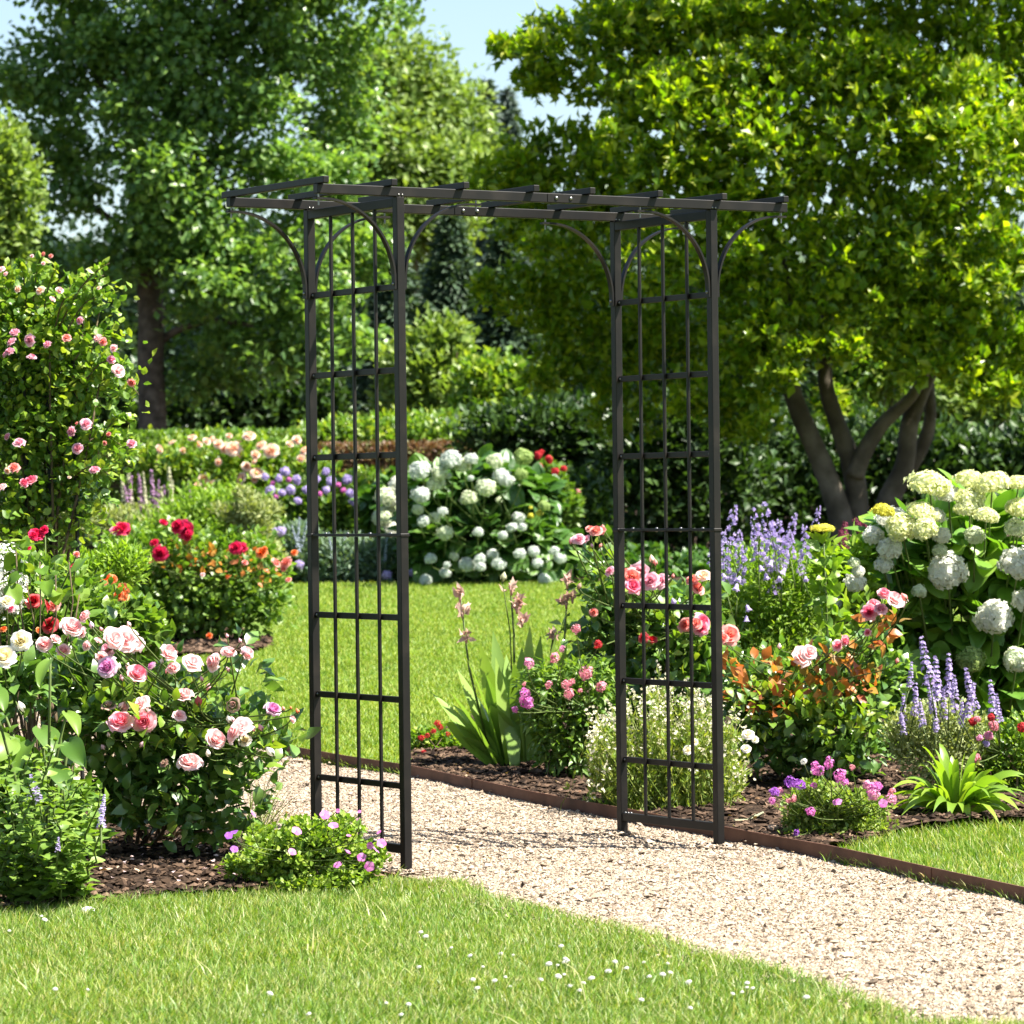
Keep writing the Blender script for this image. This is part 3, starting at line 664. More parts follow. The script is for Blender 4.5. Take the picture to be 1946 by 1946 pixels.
HOT = (pm('hot_inner', (.66, .10, .20), (.70, .14, .25)), pm('hot_mid', (.73, .19, .31), (.76, .26, .37)), pm('hot_outer', (.78, .36, .42), (.8, .44, .5)), Cal)
PEACH = (pm('peach_inner', (.82, .55, .38), (.84, .60, .44)), pm('peach_mid', (.84, .62, .48), (.85, .67, .54)), pm('peach_outer', (.85, .69, .58), (.87, .74, .65)), Cal)
SOFT = (pm('soft_inner', (.74, .32, .42), (.76, .36, .46)), pm('soft_mid', (.77, .40, .50), (.79, .46, .55)), pm('soft_outer', (.80, .50, .58), (.82, .56, .63)), Cal)
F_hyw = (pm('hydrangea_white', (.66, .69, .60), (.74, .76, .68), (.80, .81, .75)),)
F_hyf = (pm('hydrangea_shaded_white', (.50, .57, .50), (.60, .66, .60), (.68, .72, .68)),)  # dimmer copy of the white petals, shade on the far bush put into colour
F_hyg = (pm('hydrangea_green_white', (.55, .64, .42), (.64, .70, .50), (.72, .76, .60)),)
F_hyy = (pm('hydrangea_lime_cream', (.60, .66, .26), (.70, .74, .38), (.80, .81, .58)),)
F_hygr = (pm('hydrangea_green', (.26, .38, .10), (.36, .46, .16)),)
F_yel = (pm('yellow_green_flat', (.58, .56, .06), (.66, .64, .10)),)
F_lil = (pm('lilac_petals', (.42, .33, .64), (.50, .42, .70), (.60, .53, .76)), M_stem)
F_lav = (pm('lavender_petals', (.32, .24, .52), (.42, .34, .60), (.52, .45, .68)), M_stem)
F_ppl = (pm('purple_petals', (.30, .08, .46), (.40, .14, .56)), M_stem)
F_mag = (pm('magenta_petals', (.58, .10, .42), (.66, .20, .52), (.70, .30, .58)), M_stem)
F_pnk = (pm('pink_petals', (.68, .22, .42), (.74, .34, .52), (.78, .46, .60)), M_stem)
F_dpk = (pm('rose_pink_petals', (.62, .16, .24), (.70, .28, .34), (.76, .44, .46)), M_stem)
F_red = (pm('small_red_petals', (.42, .015, .02), (.52, .04, .05)), M_stem)
F_wht = (M_white, M_stem)
F_burg = (pm('burgundy_plume', (.16, .02, .05), (.26, .05, .10)), M_stem)
F_mauvesp = (pm('dusky_mauve', (.34, .18, .34), (.44, .28, .42)), M_stem)
F_cream = (pm('cream_spike', (.55, .56, .34), (.62, .62, .44)), M_stem)
F_bluew = (pm('pale_blue_spike', (.34, .40, .52), (.44, .50, .60)), M_stem)
F_beige = (pm('withered_beige', (.52, .34, .26), (.60, .44, .34), (.50, .24, .26)), M_stem)
M_bark_pale = surf('smooth_bark', [(.045, .036, .026), (.085, .07, .05), (.15, .125, .095)], 4, .9, .5, 12, .2, .02)

def shrub(name, label, cat, base, blobs, n, ln, mat, t=SIMPLE, seed=0, stems=10, smat=None, sr=.006, smooth=False, group=None, extra=None, **kw):
    rg = np.random.default_rng(seed+100); r = thing(name, label, cat, tuple(base), group)
    fo = part(r, 'foliage', foliage(rg, blobs, n, ln, t, **kw), mat, smooth)
    if stems:
        tips, _ = blobpts(rg, blobs, stems, .9); [part(r, 'stem', stems_mb(rg, base, g_, sr, sr*.4), smat or M_woody, True) for g_ in ([[t] for t in tips] if stems <= 26 else [tips])]
    return r, rg
def blooms(r, rg, lst, d, kinds, face=(-.1, -.75, .5), fj=.45, stemto=None, name='bloom', dj=.05, smat=None, sr=.0022, sc=1.):
    """lst of (x, y, diameter_px[, colour[, kind]]); each flower is a part; its stalk joins the plant below"""
    for i, e in enumerate(lst):
        x, y, s = e[:3]; col = e[3] if len(e) > 3 else kinds[1]; kk = e[4] if len(e) > 4 else kinds[0]
        if isinstance(kk, (list, tuple)): kk = kk[i % len(kk)]
        dd = d+rg.normal()*dj; p = P(x, y, dd); R = s*sc*mpp(dd)/2*(.92 if kk.split(':')[0] in ('rose', 'cup', 'loose') else (.86+.3*rg.random() if kk.split(':')[0] == 'mop' else 1))
        ax = np.array(face)+rg.normal(size=3)*fj*np.array([1, .6, .7])
        if kk == 'bud': kk = 'bud:1'; ax = np.array([rg.normal()*.35, -.25, 1]); R *= .95
        bloom(r, 'bud' if kk.startswith('bud') else name, proto(kk, col if not kk.startswith('bud') else (col[min(2, len(col)-1)], Cal)), p, ax, R, rg)
        if stemto is not None:
            b = np.asarray(stemto[i % len(stemto)] if isinstance(stemto, list) else stemto, float); a = nrm(np.asarray(ax, float)); e0 = p-a*R*.5
            q = e0-a*R*1.2-np.array([0, 0, R*1.5]); s_ = np.linspace(0, 1, 7)[:, None]
            part(r, 'flower_stalk', MB().tube((1-s_)**3*e0+3*(1-s_)**2*s_*q+3*(1-s_)*s_**2*(q*.5+b*.5)+s_**3*b, np.linspace(sr, sr*1.7, 7), 5), smat or M_stem, True)
def spikes(r, rg, lst, d, kind, col, wid=1., name='flower_spike', dj=.1, lean=.12, stalk=.7):
    """lst of (x, ytop, height_px)"""
    mb = MB()
    for i, (x, y, h) in enumerate(lst):
        dd = d+rg.normal()*dj; L = h*mpp(dd); ax = nrm(np.array([rg.normal()*lean, rg.normal()*lean, 1.])); p = P(x, y, dd)-ax*L
        bloom(r, name, proto(kind+':%d' % (i % 3), col), p, ax, L*wid, rg, L)
        e = p-np.array([rg.normal()*.03, rg.normal()*.03, L*stalk+.02]); part(r, 'flower_stalk', MB().tube([p+ax*L*.05, (p+e)/2, e], [.0022, .003, .0035], 5), M_stem, True)
def strap(mb, base, tip, w, bend=.25, seg=7, fold=.25, rng=None, m=0, wpow=.8, waist=.55):
    """one broad arching strap leaf from base to tip"""
    base = np.asarray(base, float); tip = np.asarray(tip, float); L = np.linalg.norm(tip-base); hz = tip-base; hz[2] = 0
    mid = base+(tip-base)*.5+np.array([0, 0, bend*L]); t = np.linspace(0, 1, seg+1)[:, None]
    p = (1-t)**2*base+2*t*(1-t)*mid+t*t*tip; tg = nrm(np.gradient(p, axis=0))
    sd = np.cross(tg, np.array([0, 0, 1.])); bad = np.linalg.norm(sd, axis=1) < .25
    if bad.all() or np.linalg.norm(hz) < .02: sd = np.repeat(np.array([[1., .3, 0]]), seg+1, 0)
    a = rng.normal()*.5 if rng is not None else 0
    sd = nrm(sd); nn = nrm(np.cross(sd, tg)); sd = sd*math.cos(a)+nn*math.sin(a); nn = nrm(np.cross(sd, tg))
    tt = t[:, 0]; ww = w*np.minimum(1, .45+1.5*tt/waist*.55)*np.maximum(0.02, 1-np.clip((tt-waist)/(1-waist), 0, 1)**1.7)
    V = np.concatenate([p-sd*ww[:, None]+nn*(ww*fold)[:, None], p, p+sd*ww[:, None]+nn*(ww*fold)[:, None]]); n = seg+1; T = []
    for i in range(seg):
        for a_ in range(2): q = a_*n+i; T += [(q, q+n, q+n+1), (q, q+n+1, q+1)]
    mb.add(V, T, m)

# ------------------------------------------------------------------ trees and background
def tree(name, label, base, trunks, crown, mleaf, mbark, cat='tree', smooth=False, group=None):
    r = thing(name, label, cat, tuple(base), group); mb = MB()
    for pts, rad in trunks:
        pts = np.array(pts, float); n = len(pts); t = np.linspace(0, n-1, (n-1)*4+1); i = np.minimum(t.astype(int), n-2); f = (t-i)[:, None]
        p0 = pts[np.maximum(i-1, 0)]; p1 = pts[i]; p2 = pts[i+1]; p3 = pts[np.minimum(i+2, n-1)]
        cr = .5*(2*p1+(p2-p0)*f+(2*p0-5*p1+4*p2-p3)*f**2+(-p0+3*p1-3*p2+p3)*f**3)
        mb.tube(cr, np.interp(t, np.arange(n), rad), 12)
    part(r, 'trunk', mb, mbark, True); part(r, 'crown', crown, mleaf, smooth); return r
def pp(lst, d): return [P(x, y, d+(z[0] if z else 0)) for x, y, *z in lst]
rg = np.random.default_rng(3)
# big tree beyond the hedge
D1 = 56
b = [bl(x, y, D1+dz, rx, ry) for x, y, rx, ry, dz in [(140, 110, 130, 140, 0), (330, 60, 150, 160, -1), (520, 80, 150, 150, 0), (640, 150, 110, 150, 1), (110, 320, 105, 120, 0), (300, 290, 120, 120, -1.4), (470, 310, 130, 140, -1), (620, 370, 110, 110, 0), (85, 500, 75, 100, .5), (215, 480, 85, 70, -1), (400, 520, 120, 90, -1.4), (560, 520, 110, 100, -1), (680, 500, 70, 70, 0), (520, 650, 110, 75, -1), (390, 690, 80, 60, .3), (640, 640, 80, 60, -.5), (150, 600, 70, 50, 1), (400, -160, 330, 170, 0), (640, -60, 150, 100, 0), (120, -80, 160, 120, 0), (350, 430, 110, 80, -1.2)]]
b = lumps(rg, b, 7, .2, .42, .72, .95); cm = foliage(rg, b, 60000, .135, tmpl_simple(.38, .08, -.1), .8, 26, .17, up=.05, jit=.8, out=.8)
gb = GX(287, D1)
tree('broadleaf_tree', 'big dark leafy tree with one straight thick trunk behind the clipped hedge', gb,
     [([gb+[0, 0, -.1], P(288, 800, D1), P(284, 690, D1), P(285, 590, D1), P(272, 430, D1), P(255, 270, D1), P(262, 120, D1), P(300, -40, D1)], [.24, .215, .205, .20, .19, .16, .12, .07]),
      (pp([(288, 560), (330, 430), (385, 330, -.5), (470, 200, -.8)], D1), [.13, .12, .09, .05]), (pp([(290, 660), (330, 625), (400, 605, -.5), (480, 615, -1)], D1), [.07, .06, .05, .03]),
      (pp([(262, 330), (330, 240), (400, 110), (430, -20)], D1), [.1, .08, .06, .04]), (pp([(258, 260), (190, 160), (140, 40)], D1), [.09, .06, .04]), (pp([(275, 470), (190, 400), (110, 350)], D1), [.07, .05, .03])], cm, G_ltree, M_barkdark)
# multi-stemmed tree on the right
D2 = 36
b = [bl(x, y, D2+dz, rx, ry) for x, y, rx, ry, dz in [(1140, 110, 150, 110, 0), (1290, 40, 180, 130, 0), (1500, 50, 180, 150, 0), (1700, 40, 180, 150, 0), (1880, 100, 150, 150, 0), (1020, 300, 95, 80, .3), (1130, 330, 120, 100, 0), (1260, 290, 150, 130, -.8), (1440, 270, 160, 130, -1), (1640, 250, 170, 130, -1), (1850, 320, 150, 130, -1), (1080, 470, 110, 90, -.2), (1270, 470, 140, 100, -1), (1440, 470, 120, 100, -1), (1400, 600, 90, 80, -.7), (1640, 450, 130, 100, -1), (1820, 490, 140, 110, -1), (1120, 640, 110, 95, .4), (1290, 640, 110, 90, .2), (1860, 630, 110, 60, -.6), (1700, 590, 70, 50, .8), (1010, 150, 40, 40, .2), (2060, 250, 160, 260, 0), (1560, -170, 420, 130, 0), (1560, 600, 60, 50, 1.2), (985, 420, 70, 60, .4), (1190, 770, 80, 60, .6), (1420, 700, 60, 70, -.9), (1390, 790, 50, 50, -.5), (1520, 560, 80, 60, -1.1), (1650, 570, 90, 60, -1.1), (1760, 620, 70, 60, -1), (1900, 690, 80, 60, -.6), (1030, 580, 70, 70, .2), (1040, 700, 60, 50, .3), (950, 90, 30, 30, 0), (915, 335, 35, 35, 0), (1440, 620, 60, 60, -1.2), (1540, 640, 50, 40, -1.2), (1330, 740, 60, 60, -.6), (1690, 660, 50, 35, -1.1), (1800, 690, 50, 40, -1), (1480, 690, 40, 40, -1.3), (1590, 660, 45, 35, -1.3), (1740, 690, 45, 30, -1.2), (1870, 730, 60, 35, -.9), (1430, 790, 40, 50, -1), (1230, 180, 110, 80, -.6), (1380, 150, 120, 80, -.8), (1580, 140, 120, 80, -.8), (1780, 170, 120, 80, -.8), (1900, 240, 90, 90, -.6), (1560, 760, 35, 30, 1.5), (1800, 560, 90, 60, -1.2), (960, 560, 60, 60, 0)]]
b = lumps(rg, b, 7, .2, .45, .9, .95); cm = rosettes(rg, b, 12000, 9, .105, tmpl_simple(.2, .06, -.2), .6); V, T = leaves_at(rg, *blobpts(rg, b, 26000, .95), .13, SIMPLE); cm.add(V, T)
gb = GX(1625, D2)
tree('multistem_tree', 'spreading bright green tree with several leaning bare stems rising from one foot', gb,
     [([gb+[-.1, 0, -.1], *pp([(1592, 1000), (1568, 920), (1540, 850), (1505, 770), (1484, 690), (1488, 600), (1470, 480), (1400, 330)], D2)], [.15, .125, .11, .10, .095, .085, .07, .05, .03]),
      ([gb+[0, .05, -.1], *pp([(1618, 960), (1608, 880), (1580, 800), (1557, 720), (1562, 640), (1555, 540), (1530, 400)], D2+.1)], [.13, .11, .105, .085, .075, .065, .055, .04]),
      (pp([(1612, 900), (1632, 850), (1665, 800), (1720, 748), (1752, 690)], D2), [.09, .085, .07, .055, .04]),
      ([gb+[.15, .1, -.1], *pp([(1672, 960), (1706, 880), (1716, 800), (1740, 735), (1760, 680), (1765, 580), (1800, 420), (1840, 260)], D2+.2)], [.15, .12, .095, .09, .08, .075, .07, .05, .03]),
      (pp([(1712, 890), (1745, 830), (1755, 780), (1750, 700), (1760, 640)], D2+.5), [.08, .07, .06, .06, .05]),
      (pp([(1488, 600), (1545, 470), (1600, 320), (1650, 150)], D2), [.07, .06, .05, .03]),], cm, G_rtree, M_bark_pale)
# paler trees further off
D3 = 84
b = [bl(x, y, D3+dz, rx, ry) for x, y, rx, ry, dz in [(745, 170, 100, 110, 0), (840, 240, 65, 110, 1), (700, 310, 110, 110, -1), (815, 340, 95, 90, -1), (880, 310, 45, 70, 1), (770, 420, 120, 70, -1), (660, 420, 90, 70, 0)]]
gb = GX(770, D3); tree('distant_tree', 'pale olive tree in the gap between the two large trees', gb, [([gb, P(772, 700, D3), P(768, 450, D3), P(760, 200, D3)], [.35, .3, .22, .08])], foliage(rg, b, 20000, .22, SIMPLE, .75, 18, .33, up=.2), G_olive, M_barkdark)
def conifer(name, label, x, ytop, ybot, d, w, n, mat, group=None):
    gb = GX(x, d); top = P(x, ytop, d); hb = P(x, ybot, d)[2]; hgt = top[2]-hb; t = rg.random(n)**.75; z = top[2]-t*hgt
    tier = .75+.25*np.abs(np.sin(t*34)); a = rg.random(n)*6.28; r_ = w*mpp(d)*t*tier*np.sqrt(rg.random(n))*1.0
    p = np.stack([top[0]+r_*np.cos(a), top[1]+r_*np.sin(a), z-.25*r_], 1); o = np.stack([np.cos(a), np.sin(a), -.25+0*a], 1)
    mb = MB().add(*leaves_at(rg, p, o, .035*hgt+.12, NARROW, up=0, jit=.5, nup=.6))
    r = thing(name, label, 'conifer', tuple(gb), group); part(r, 'trunk', MB().tube([gb, (gb+top)/2, top], [.2, .14, .03], 8), M_barkdark, True); part(r, 'crown', mb, mat); return r
conifer('conifer', 'tall narrow haze-tinted conifer against the sky left of the bright tree', 918, 152, 560, 105, 55, 5000, G_conifhaze)
conifer('conifer', 'small faint conifer tip close beside the leaves of the bright tree', 958, 168, 560, 112, 60, 4500, G_conifhaze)
conifer('conifer', 'broad dark conifer seen through the middle of the arch', 850, 405, 800, 62, 130, 9000, G_conif)
conifer('conifer', 'dark conifer partly covered by the hanging branches of the bright tree', 950, 430, 830, 60, 120, 8000, G_conif)
conifer('conifer', 'dark conifer just behind the right edge of the big tree', 745, 440, 830, 66, 120, 7000, G_conif)
def bush(name, label, blobs, n, ln, mat, seed, t=SIMPLE, d=None, px=None, cat='shrub', sprig=12, sprad=.10, stems=8, **kw):
    base = GX(px, d); return shrub(name, label, cat, base, blobs, n, ln, mat, t, seed, stems, M_woody, .015, sprig=sprig, sprad=sprad, **kw)
bush('evergreen_shrub', 'yellow green shrub with pale tips filling the middle of the arch', [bl(x, y, 49, rx, ry) for x, y, rx, ry in [(800, 715, 75, 65), (870, 760, 90, 60), (830, 650, 50, 40), (770, 780, 60, 45)]], 9000, .14, G_olive, 5, d=49, px=820)
bush('loose_shrub', 'bright loose shrub glowing in the sun right of the arch centre', [bl(x, y, 47, rx, ry) for x, y, rx, ry in [(930, 740, 60, 60), (985, 760, 60, 60), (915, 800, 70, 40)]], 6000, .13, G_warm, 6, d=47, px=940)
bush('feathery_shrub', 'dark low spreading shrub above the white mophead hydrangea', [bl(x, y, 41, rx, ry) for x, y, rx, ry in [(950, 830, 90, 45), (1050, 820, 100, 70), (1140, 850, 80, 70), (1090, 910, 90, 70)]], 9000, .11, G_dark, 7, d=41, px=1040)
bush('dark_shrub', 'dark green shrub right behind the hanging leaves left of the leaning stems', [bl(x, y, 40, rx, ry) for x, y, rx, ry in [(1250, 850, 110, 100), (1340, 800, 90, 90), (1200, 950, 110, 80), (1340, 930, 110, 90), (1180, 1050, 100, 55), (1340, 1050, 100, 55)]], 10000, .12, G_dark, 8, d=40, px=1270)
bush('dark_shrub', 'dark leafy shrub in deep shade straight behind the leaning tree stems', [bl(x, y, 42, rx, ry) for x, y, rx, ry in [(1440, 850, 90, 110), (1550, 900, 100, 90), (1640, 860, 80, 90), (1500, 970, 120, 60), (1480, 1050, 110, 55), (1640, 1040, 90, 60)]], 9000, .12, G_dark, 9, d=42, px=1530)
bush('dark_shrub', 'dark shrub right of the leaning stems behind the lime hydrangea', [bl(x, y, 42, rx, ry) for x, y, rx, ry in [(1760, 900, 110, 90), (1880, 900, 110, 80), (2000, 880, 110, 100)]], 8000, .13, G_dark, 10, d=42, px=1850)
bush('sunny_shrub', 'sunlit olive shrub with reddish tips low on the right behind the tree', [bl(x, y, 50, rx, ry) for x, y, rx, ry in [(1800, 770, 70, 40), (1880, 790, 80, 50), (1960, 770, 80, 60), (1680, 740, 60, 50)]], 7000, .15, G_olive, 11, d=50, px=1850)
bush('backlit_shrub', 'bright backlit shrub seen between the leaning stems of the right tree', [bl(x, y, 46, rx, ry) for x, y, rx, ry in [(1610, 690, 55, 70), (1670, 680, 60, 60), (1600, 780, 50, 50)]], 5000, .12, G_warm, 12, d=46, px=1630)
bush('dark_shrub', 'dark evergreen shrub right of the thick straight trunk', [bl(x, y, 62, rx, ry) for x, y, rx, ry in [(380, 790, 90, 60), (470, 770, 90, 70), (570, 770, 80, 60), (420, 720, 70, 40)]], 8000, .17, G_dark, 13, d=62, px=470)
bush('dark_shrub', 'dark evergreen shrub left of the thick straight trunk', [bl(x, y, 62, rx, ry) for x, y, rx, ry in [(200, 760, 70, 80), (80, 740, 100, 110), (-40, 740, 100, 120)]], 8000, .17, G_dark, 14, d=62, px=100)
bush('light_tree', 'yellow green leafy tree cut off by the left edge of the photo', [bl(x, y, 44, rx, ry) for x, y, rx, ry in [(0, 290, 45, 60), (10, 400, 55, 70), (-30, 350, 90, 130), (0, 500, 40, 60), (-60, 520, 90, 120)]], 8000, .12, G_olive, 15, d=44, px=-30, cat='tree')
# far wood closing the view
fb = [bl(x, 640+30*math.sin(x*.01)-40*math.sin(x*.023), 125+8*math.sin(x*.03), 150, 190) for x in range(-500, 2500, 110)]
structure('far_wood', foliage(rg, fb, 42000, .62, SIMPLE, .7, 10, .5), G_conif, kind='stuff')
# clipped hedges
def hedge(name, label, x0, x1, ytop, d, mat, thick, n, seed, ln=.06):
    rr = np.random.default_rng(seed); a = GX(x0, d); bb = GX(x1, d); top = P((x0+x1)/2, ytop, d)[2]; base = (a+bb)/2
    r = thing(name, label, 'hedge', tuple(base)); k = n//2; w = bb[0]-a[0]; z0 = base[2]
    f = np.stack([a[0]+w*rr.random(k), np.full(k, d-thick/2)+rr.normal(size=k)*.03, z0+(top-z0)*rr.random(k)], 1); t = np.stack([a[0]+w*rr.random(n-k), d+thick*(rr.random(n-k)-.5), np.full(n-k, top)+rr.normal(size=n-k)*.02], 1)
    mb = MB().add(*leaves_at(rr, f, np.tile([0, -1., 0], (k, 1)), ln, SIMPLE)).add(*leaves_at(rr, t, np.tile([0, 0, 1.], (n-k, 1)), ln, SIMPLE)); part(r, 'foliage', mb, mat)
    core = MB(); core.box((a[0]+.05, d-thick/2+.06, z0-.05), (bb[0]-.05, d+thick/2-.06, top-.06)); part(r, 'branch_core', core, M_woody)
hedge('clipped_hedge', 'level clipped green hedge behind the peach roses', -200, 600, 826, 44, G_mid, 1.0, 26000, 31)
hedge('clipped_hedge', 'low clipped copper brown hedge seen through the left arch panel', 606, 890, 846, 44, G_brownhedge, .9, 9000, 32)
bush('lime_shrub', 'low lime green shrub showing above the copper brown hedge', lumps(np.random.default_rng(3), [bl(x, y, 45.5, rx, ry) for x, y, rx, ry in [(640, 818, 50, 18), (740, 812, 60, 20), (820, 820, 40, 18)]], 8, .4, .9, .6, 1.1), 4500, .10, G_warm, 16, d=45.5, px=720)

# ------------------------------------------------------------------ far beds
def zl(lst, ox, oy, sc, size=1.0): return [((ox+a*sc)/PX, (oy+b_*sc)/PX, c*sc*size/PX, *e) for a, b_, c, *e in lst]
d = 40
r, rr = shrub('peach_rose_shrub', 'wide rose shrub covered in peach pink blooms before the clipped green hedge', 'rose bush', GX(430, d), [bl(x, y, d, rx, ry) for x, y, rx, ry in [(320, 880, 70, 45), (430, 880, 90, 55), (530, 895, 75, 50), (590, 910, 50, 45), (380, 930, 90, 40)]], 11000, .085, G_warm, seed=40, sprig=10, sprad=.08)
blooms(r, rr, [(x, y, s*.82) for x, y, s in [(300, 847, 26), (325, 835, 18), (345, 850, 20), (362, 826, 20), (375, 838, 22), (390, 832, 18), (400, 830, 24), (412, 838, 22), (425, 845, 34), (440, 846, 34), (450, 838, 26), (448, 855, 28), (432, 823, 20), (470, 822, 28), (482, 858, 28), (492, 840, 24), (480, 872, 20), (512, 851, 34), (547, 838, 22), (560, 830, 20), (412, 872, 22), (385, 903, 28), (380, 920, 26), (396, 916, 26), (372, 915, 22), (455, 903, 30), (462, 925, 24), (485, 892, 32), (480, 905, 20), (465, 880, 22), (568, 865, 26), (575, 850, 24), (585, 870, 26), (300, 870, 18), (350, 880, 18)]], d-.6, (['cup:4', 'rose:2'], PEACH), dj=.25)
d = 33
r, rr = shrub('yellow_green_shrub', 'soft yellow green bushy perennial behind the crimson roses', 'perennial', GX(390, d), lumps(np.random.default_rng(1), [bl(x, y, d, rx, ry) for x, y, rx, ry in [(370, 995, 50, 40), (420, 975, 50, 35), (330, 1020, 60, 40)]], 8, .3, .6, .6, 1.1), 7000, .07, G_lime, NARROW, seed=41, sprig=12, sprad=.12)
r, rr = shrub('seeding_perennial', 'pale beige green seeding perennial right of the yellow green bush', 'perennial', GX(490, d), lumps(np.random.default_rng(2), [bl(x, y, 32.5, rx, ry) for x, y, rx, ry in [(490, 1000, 40, 45), (450, 970, 35, 35), (500, 1040, 45, 40)]], 8, .3, .6, .6, 1.1), 6000, .06, G_grey, NARROW, seed=42)
r, rr = shrub('lupin_clump', 'clump of tall dusky mauve and cream flower spikes left of the yellow green bush', 'perennial', GX(270, 35), [bl(x, y, 35, rx, ry) for x, y, rx, ry in [(270, 1010, 80, 50), (220, 1000, 50, 40)]], 4000, .08, G_grey, NARROW, seed=43)
spikes(r, rr, [(248, 898, 90), (262, 892, 100), (285, 885, 110), (300, 905, 80), (310, 915, 75), (235, 915, 80), (275, 920, 75), (355, 905, 60), (294, 925, 70)], 35, 'fine', F_mauvesp, 1.3)
spikes(r, rr, [(230, 900, 95), (242, 888, 110), (318, 880, 110), (270, 890, 60), (326, 905, 80), (305, 918, 70)], 35, 'fine', F_cream, 1.3)
r, rr = shrub('phlox_clump', 'dark leafy clump with lilac flower heads behind the left arch panel', 'perennial', GX(570, 36), [bl(x, y, 36, rx, ry) for x, y, rx, ry in [(540, 980, 60, 60), (600, 960, 70, 60), (660, 970, 60, 60), (570, 1020, 90, 50)]], 8000, .09, G_mid, seed=44)
blooms(r, rr, [(x, y, 10+4*(i % 3), F_lil if i % 3 else F_mag) for i, (x, y) in enumerate([(515, 912), (525, 902), (538, 890), (545, 905), (532, 930), (548, 925), (520, 938), (562, 945), (560, 905), (590, 885), (598, 905), (580, 925), (603, 932), (615, 890), (625, 908), (588, 950), (615, 925), (655, 905), (648, 925), (660, 930), (668, 945), (638, 915), (500, 900), (510, 925), (500, 960), (498, 975)])], 35.3, ('ball', F_lil), dj=.2)
r, rr = shrub('yellow_perennial', 'perennial with small yellow blooms seen through the left arch panel', 'perennial', GX(700, 38), [bl(x, y, 38, rx, ry) for x, y, rx, ry in [(690, 940, 50, 50), (720, 980, 50, 50), (670, 1000, 50, 40)]], 5000, .08, G_warm, seed=45)
blooms(r, rr, [(690, 918, 22), (700, 930, 22), (695, 945, 18), (705, 962, 18), (712, 950, 16), (680, 960, 16), (676, 975, 14), (715, 925, 18), (690, 975, 16)], 37.6, ('ball', F_yel), dj=.1)
blooms(r, rr, [(688, 992, 20), (698, 1000, 20), (710, 995, 18), (703, 1012, 16)], 37.4, ('ball', F_dpk), dj=.1)
r, rr = shrub('catmint', 'low blue grey foliage mound along the lawn behind the left arch panel', 'perennial', GX(640, 33.5), [bl(x, y, 33.5, rx, ry) for x, y, rx, ry in [(580, 1060, 60, 45), (650, 1060, 70, 45), (720, 1065, 60, 45), (560, 1030, 50, 40)]], 9000, .075, G_blue, NARROW, seed=46)
spikes(r, rr, [(565, 975, 60), (580, 985, 60), (600, 995, 55), (620, 1005, 50), (650, 1010, 50), (550, 990, 55), (685, 1015, 45), (730, 1010, 50), (755, 1020, 40)], 33.3, 'fine', F_bluew, 1.2)
blooms(r, rr, [(565, 1065, 16), (515, 1002, 16), (530, 1003, 18), (730, 1085, 18), (780, 1080, 18), (790, 1072, 16)], 33, ('ball', F_lil))
# white mophead hydrangea
d = 33.2
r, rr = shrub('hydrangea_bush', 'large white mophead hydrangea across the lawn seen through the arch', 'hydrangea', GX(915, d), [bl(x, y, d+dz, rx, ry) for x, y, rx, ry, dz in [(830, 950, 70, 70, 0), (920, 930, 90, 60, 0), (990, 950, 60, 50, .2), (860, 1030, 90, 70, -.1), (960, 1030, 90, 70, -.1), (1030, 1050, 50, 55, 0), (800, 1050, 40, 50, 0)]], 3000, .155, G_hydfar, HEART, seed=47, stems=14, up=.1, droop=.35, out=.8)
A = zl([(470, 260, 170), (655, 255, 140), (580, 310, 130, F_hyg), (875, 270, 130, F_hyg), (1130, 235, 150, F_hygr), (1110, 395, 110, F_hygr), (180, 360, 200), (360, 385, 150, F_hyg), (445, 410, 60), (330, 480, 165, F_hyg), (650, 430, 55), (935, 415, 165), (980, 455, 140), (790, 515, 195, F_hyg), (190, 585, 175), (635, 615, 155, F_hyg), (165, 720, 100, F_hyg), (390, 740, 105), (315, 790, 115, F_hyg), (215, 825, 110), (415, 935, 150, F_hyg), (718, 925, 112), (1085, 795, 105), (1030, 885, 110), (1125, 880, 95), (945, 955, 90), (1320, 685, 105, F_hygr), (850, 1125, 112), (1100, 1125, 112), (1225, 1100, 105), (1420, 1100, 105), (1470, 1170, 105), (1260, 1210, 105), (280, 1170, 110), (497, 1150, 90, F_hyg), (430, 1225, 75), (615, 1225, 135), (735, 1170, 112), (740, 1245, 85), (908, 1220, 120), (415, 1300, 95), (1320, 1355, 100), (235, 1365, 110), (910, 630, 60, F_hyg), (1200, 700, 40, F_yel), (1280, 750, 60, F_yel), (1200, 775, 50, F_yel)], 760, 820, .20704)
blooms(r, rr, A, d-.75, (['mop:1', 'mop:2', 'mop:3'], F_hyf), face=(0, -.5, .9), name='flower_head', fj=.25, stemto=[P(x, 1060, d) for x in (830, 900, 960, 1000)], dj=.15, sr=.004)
M_pd = GX(640, d); 
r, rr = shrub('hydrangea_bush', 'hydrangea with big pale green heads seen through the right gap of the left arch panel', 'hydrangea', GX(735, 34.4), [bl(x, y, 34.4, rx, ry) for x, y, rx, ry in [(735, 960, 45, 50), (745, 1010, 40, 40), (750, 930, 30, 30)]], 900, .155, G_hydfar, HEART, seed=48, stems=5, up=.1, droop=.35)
blooms(r, rr, [(728, 938, 36, F_hyg), (745, 945, 34, F_hyw), (735, 965, 30), (722, 975, 36, F_hyg), (740, 1000, 30, F_hyw), (750, 915, 34, F_hyw)], 33.9, (['mop:2', 'mop:3'], F_hyg), face=(0, -.5, .9), name='flower_head')
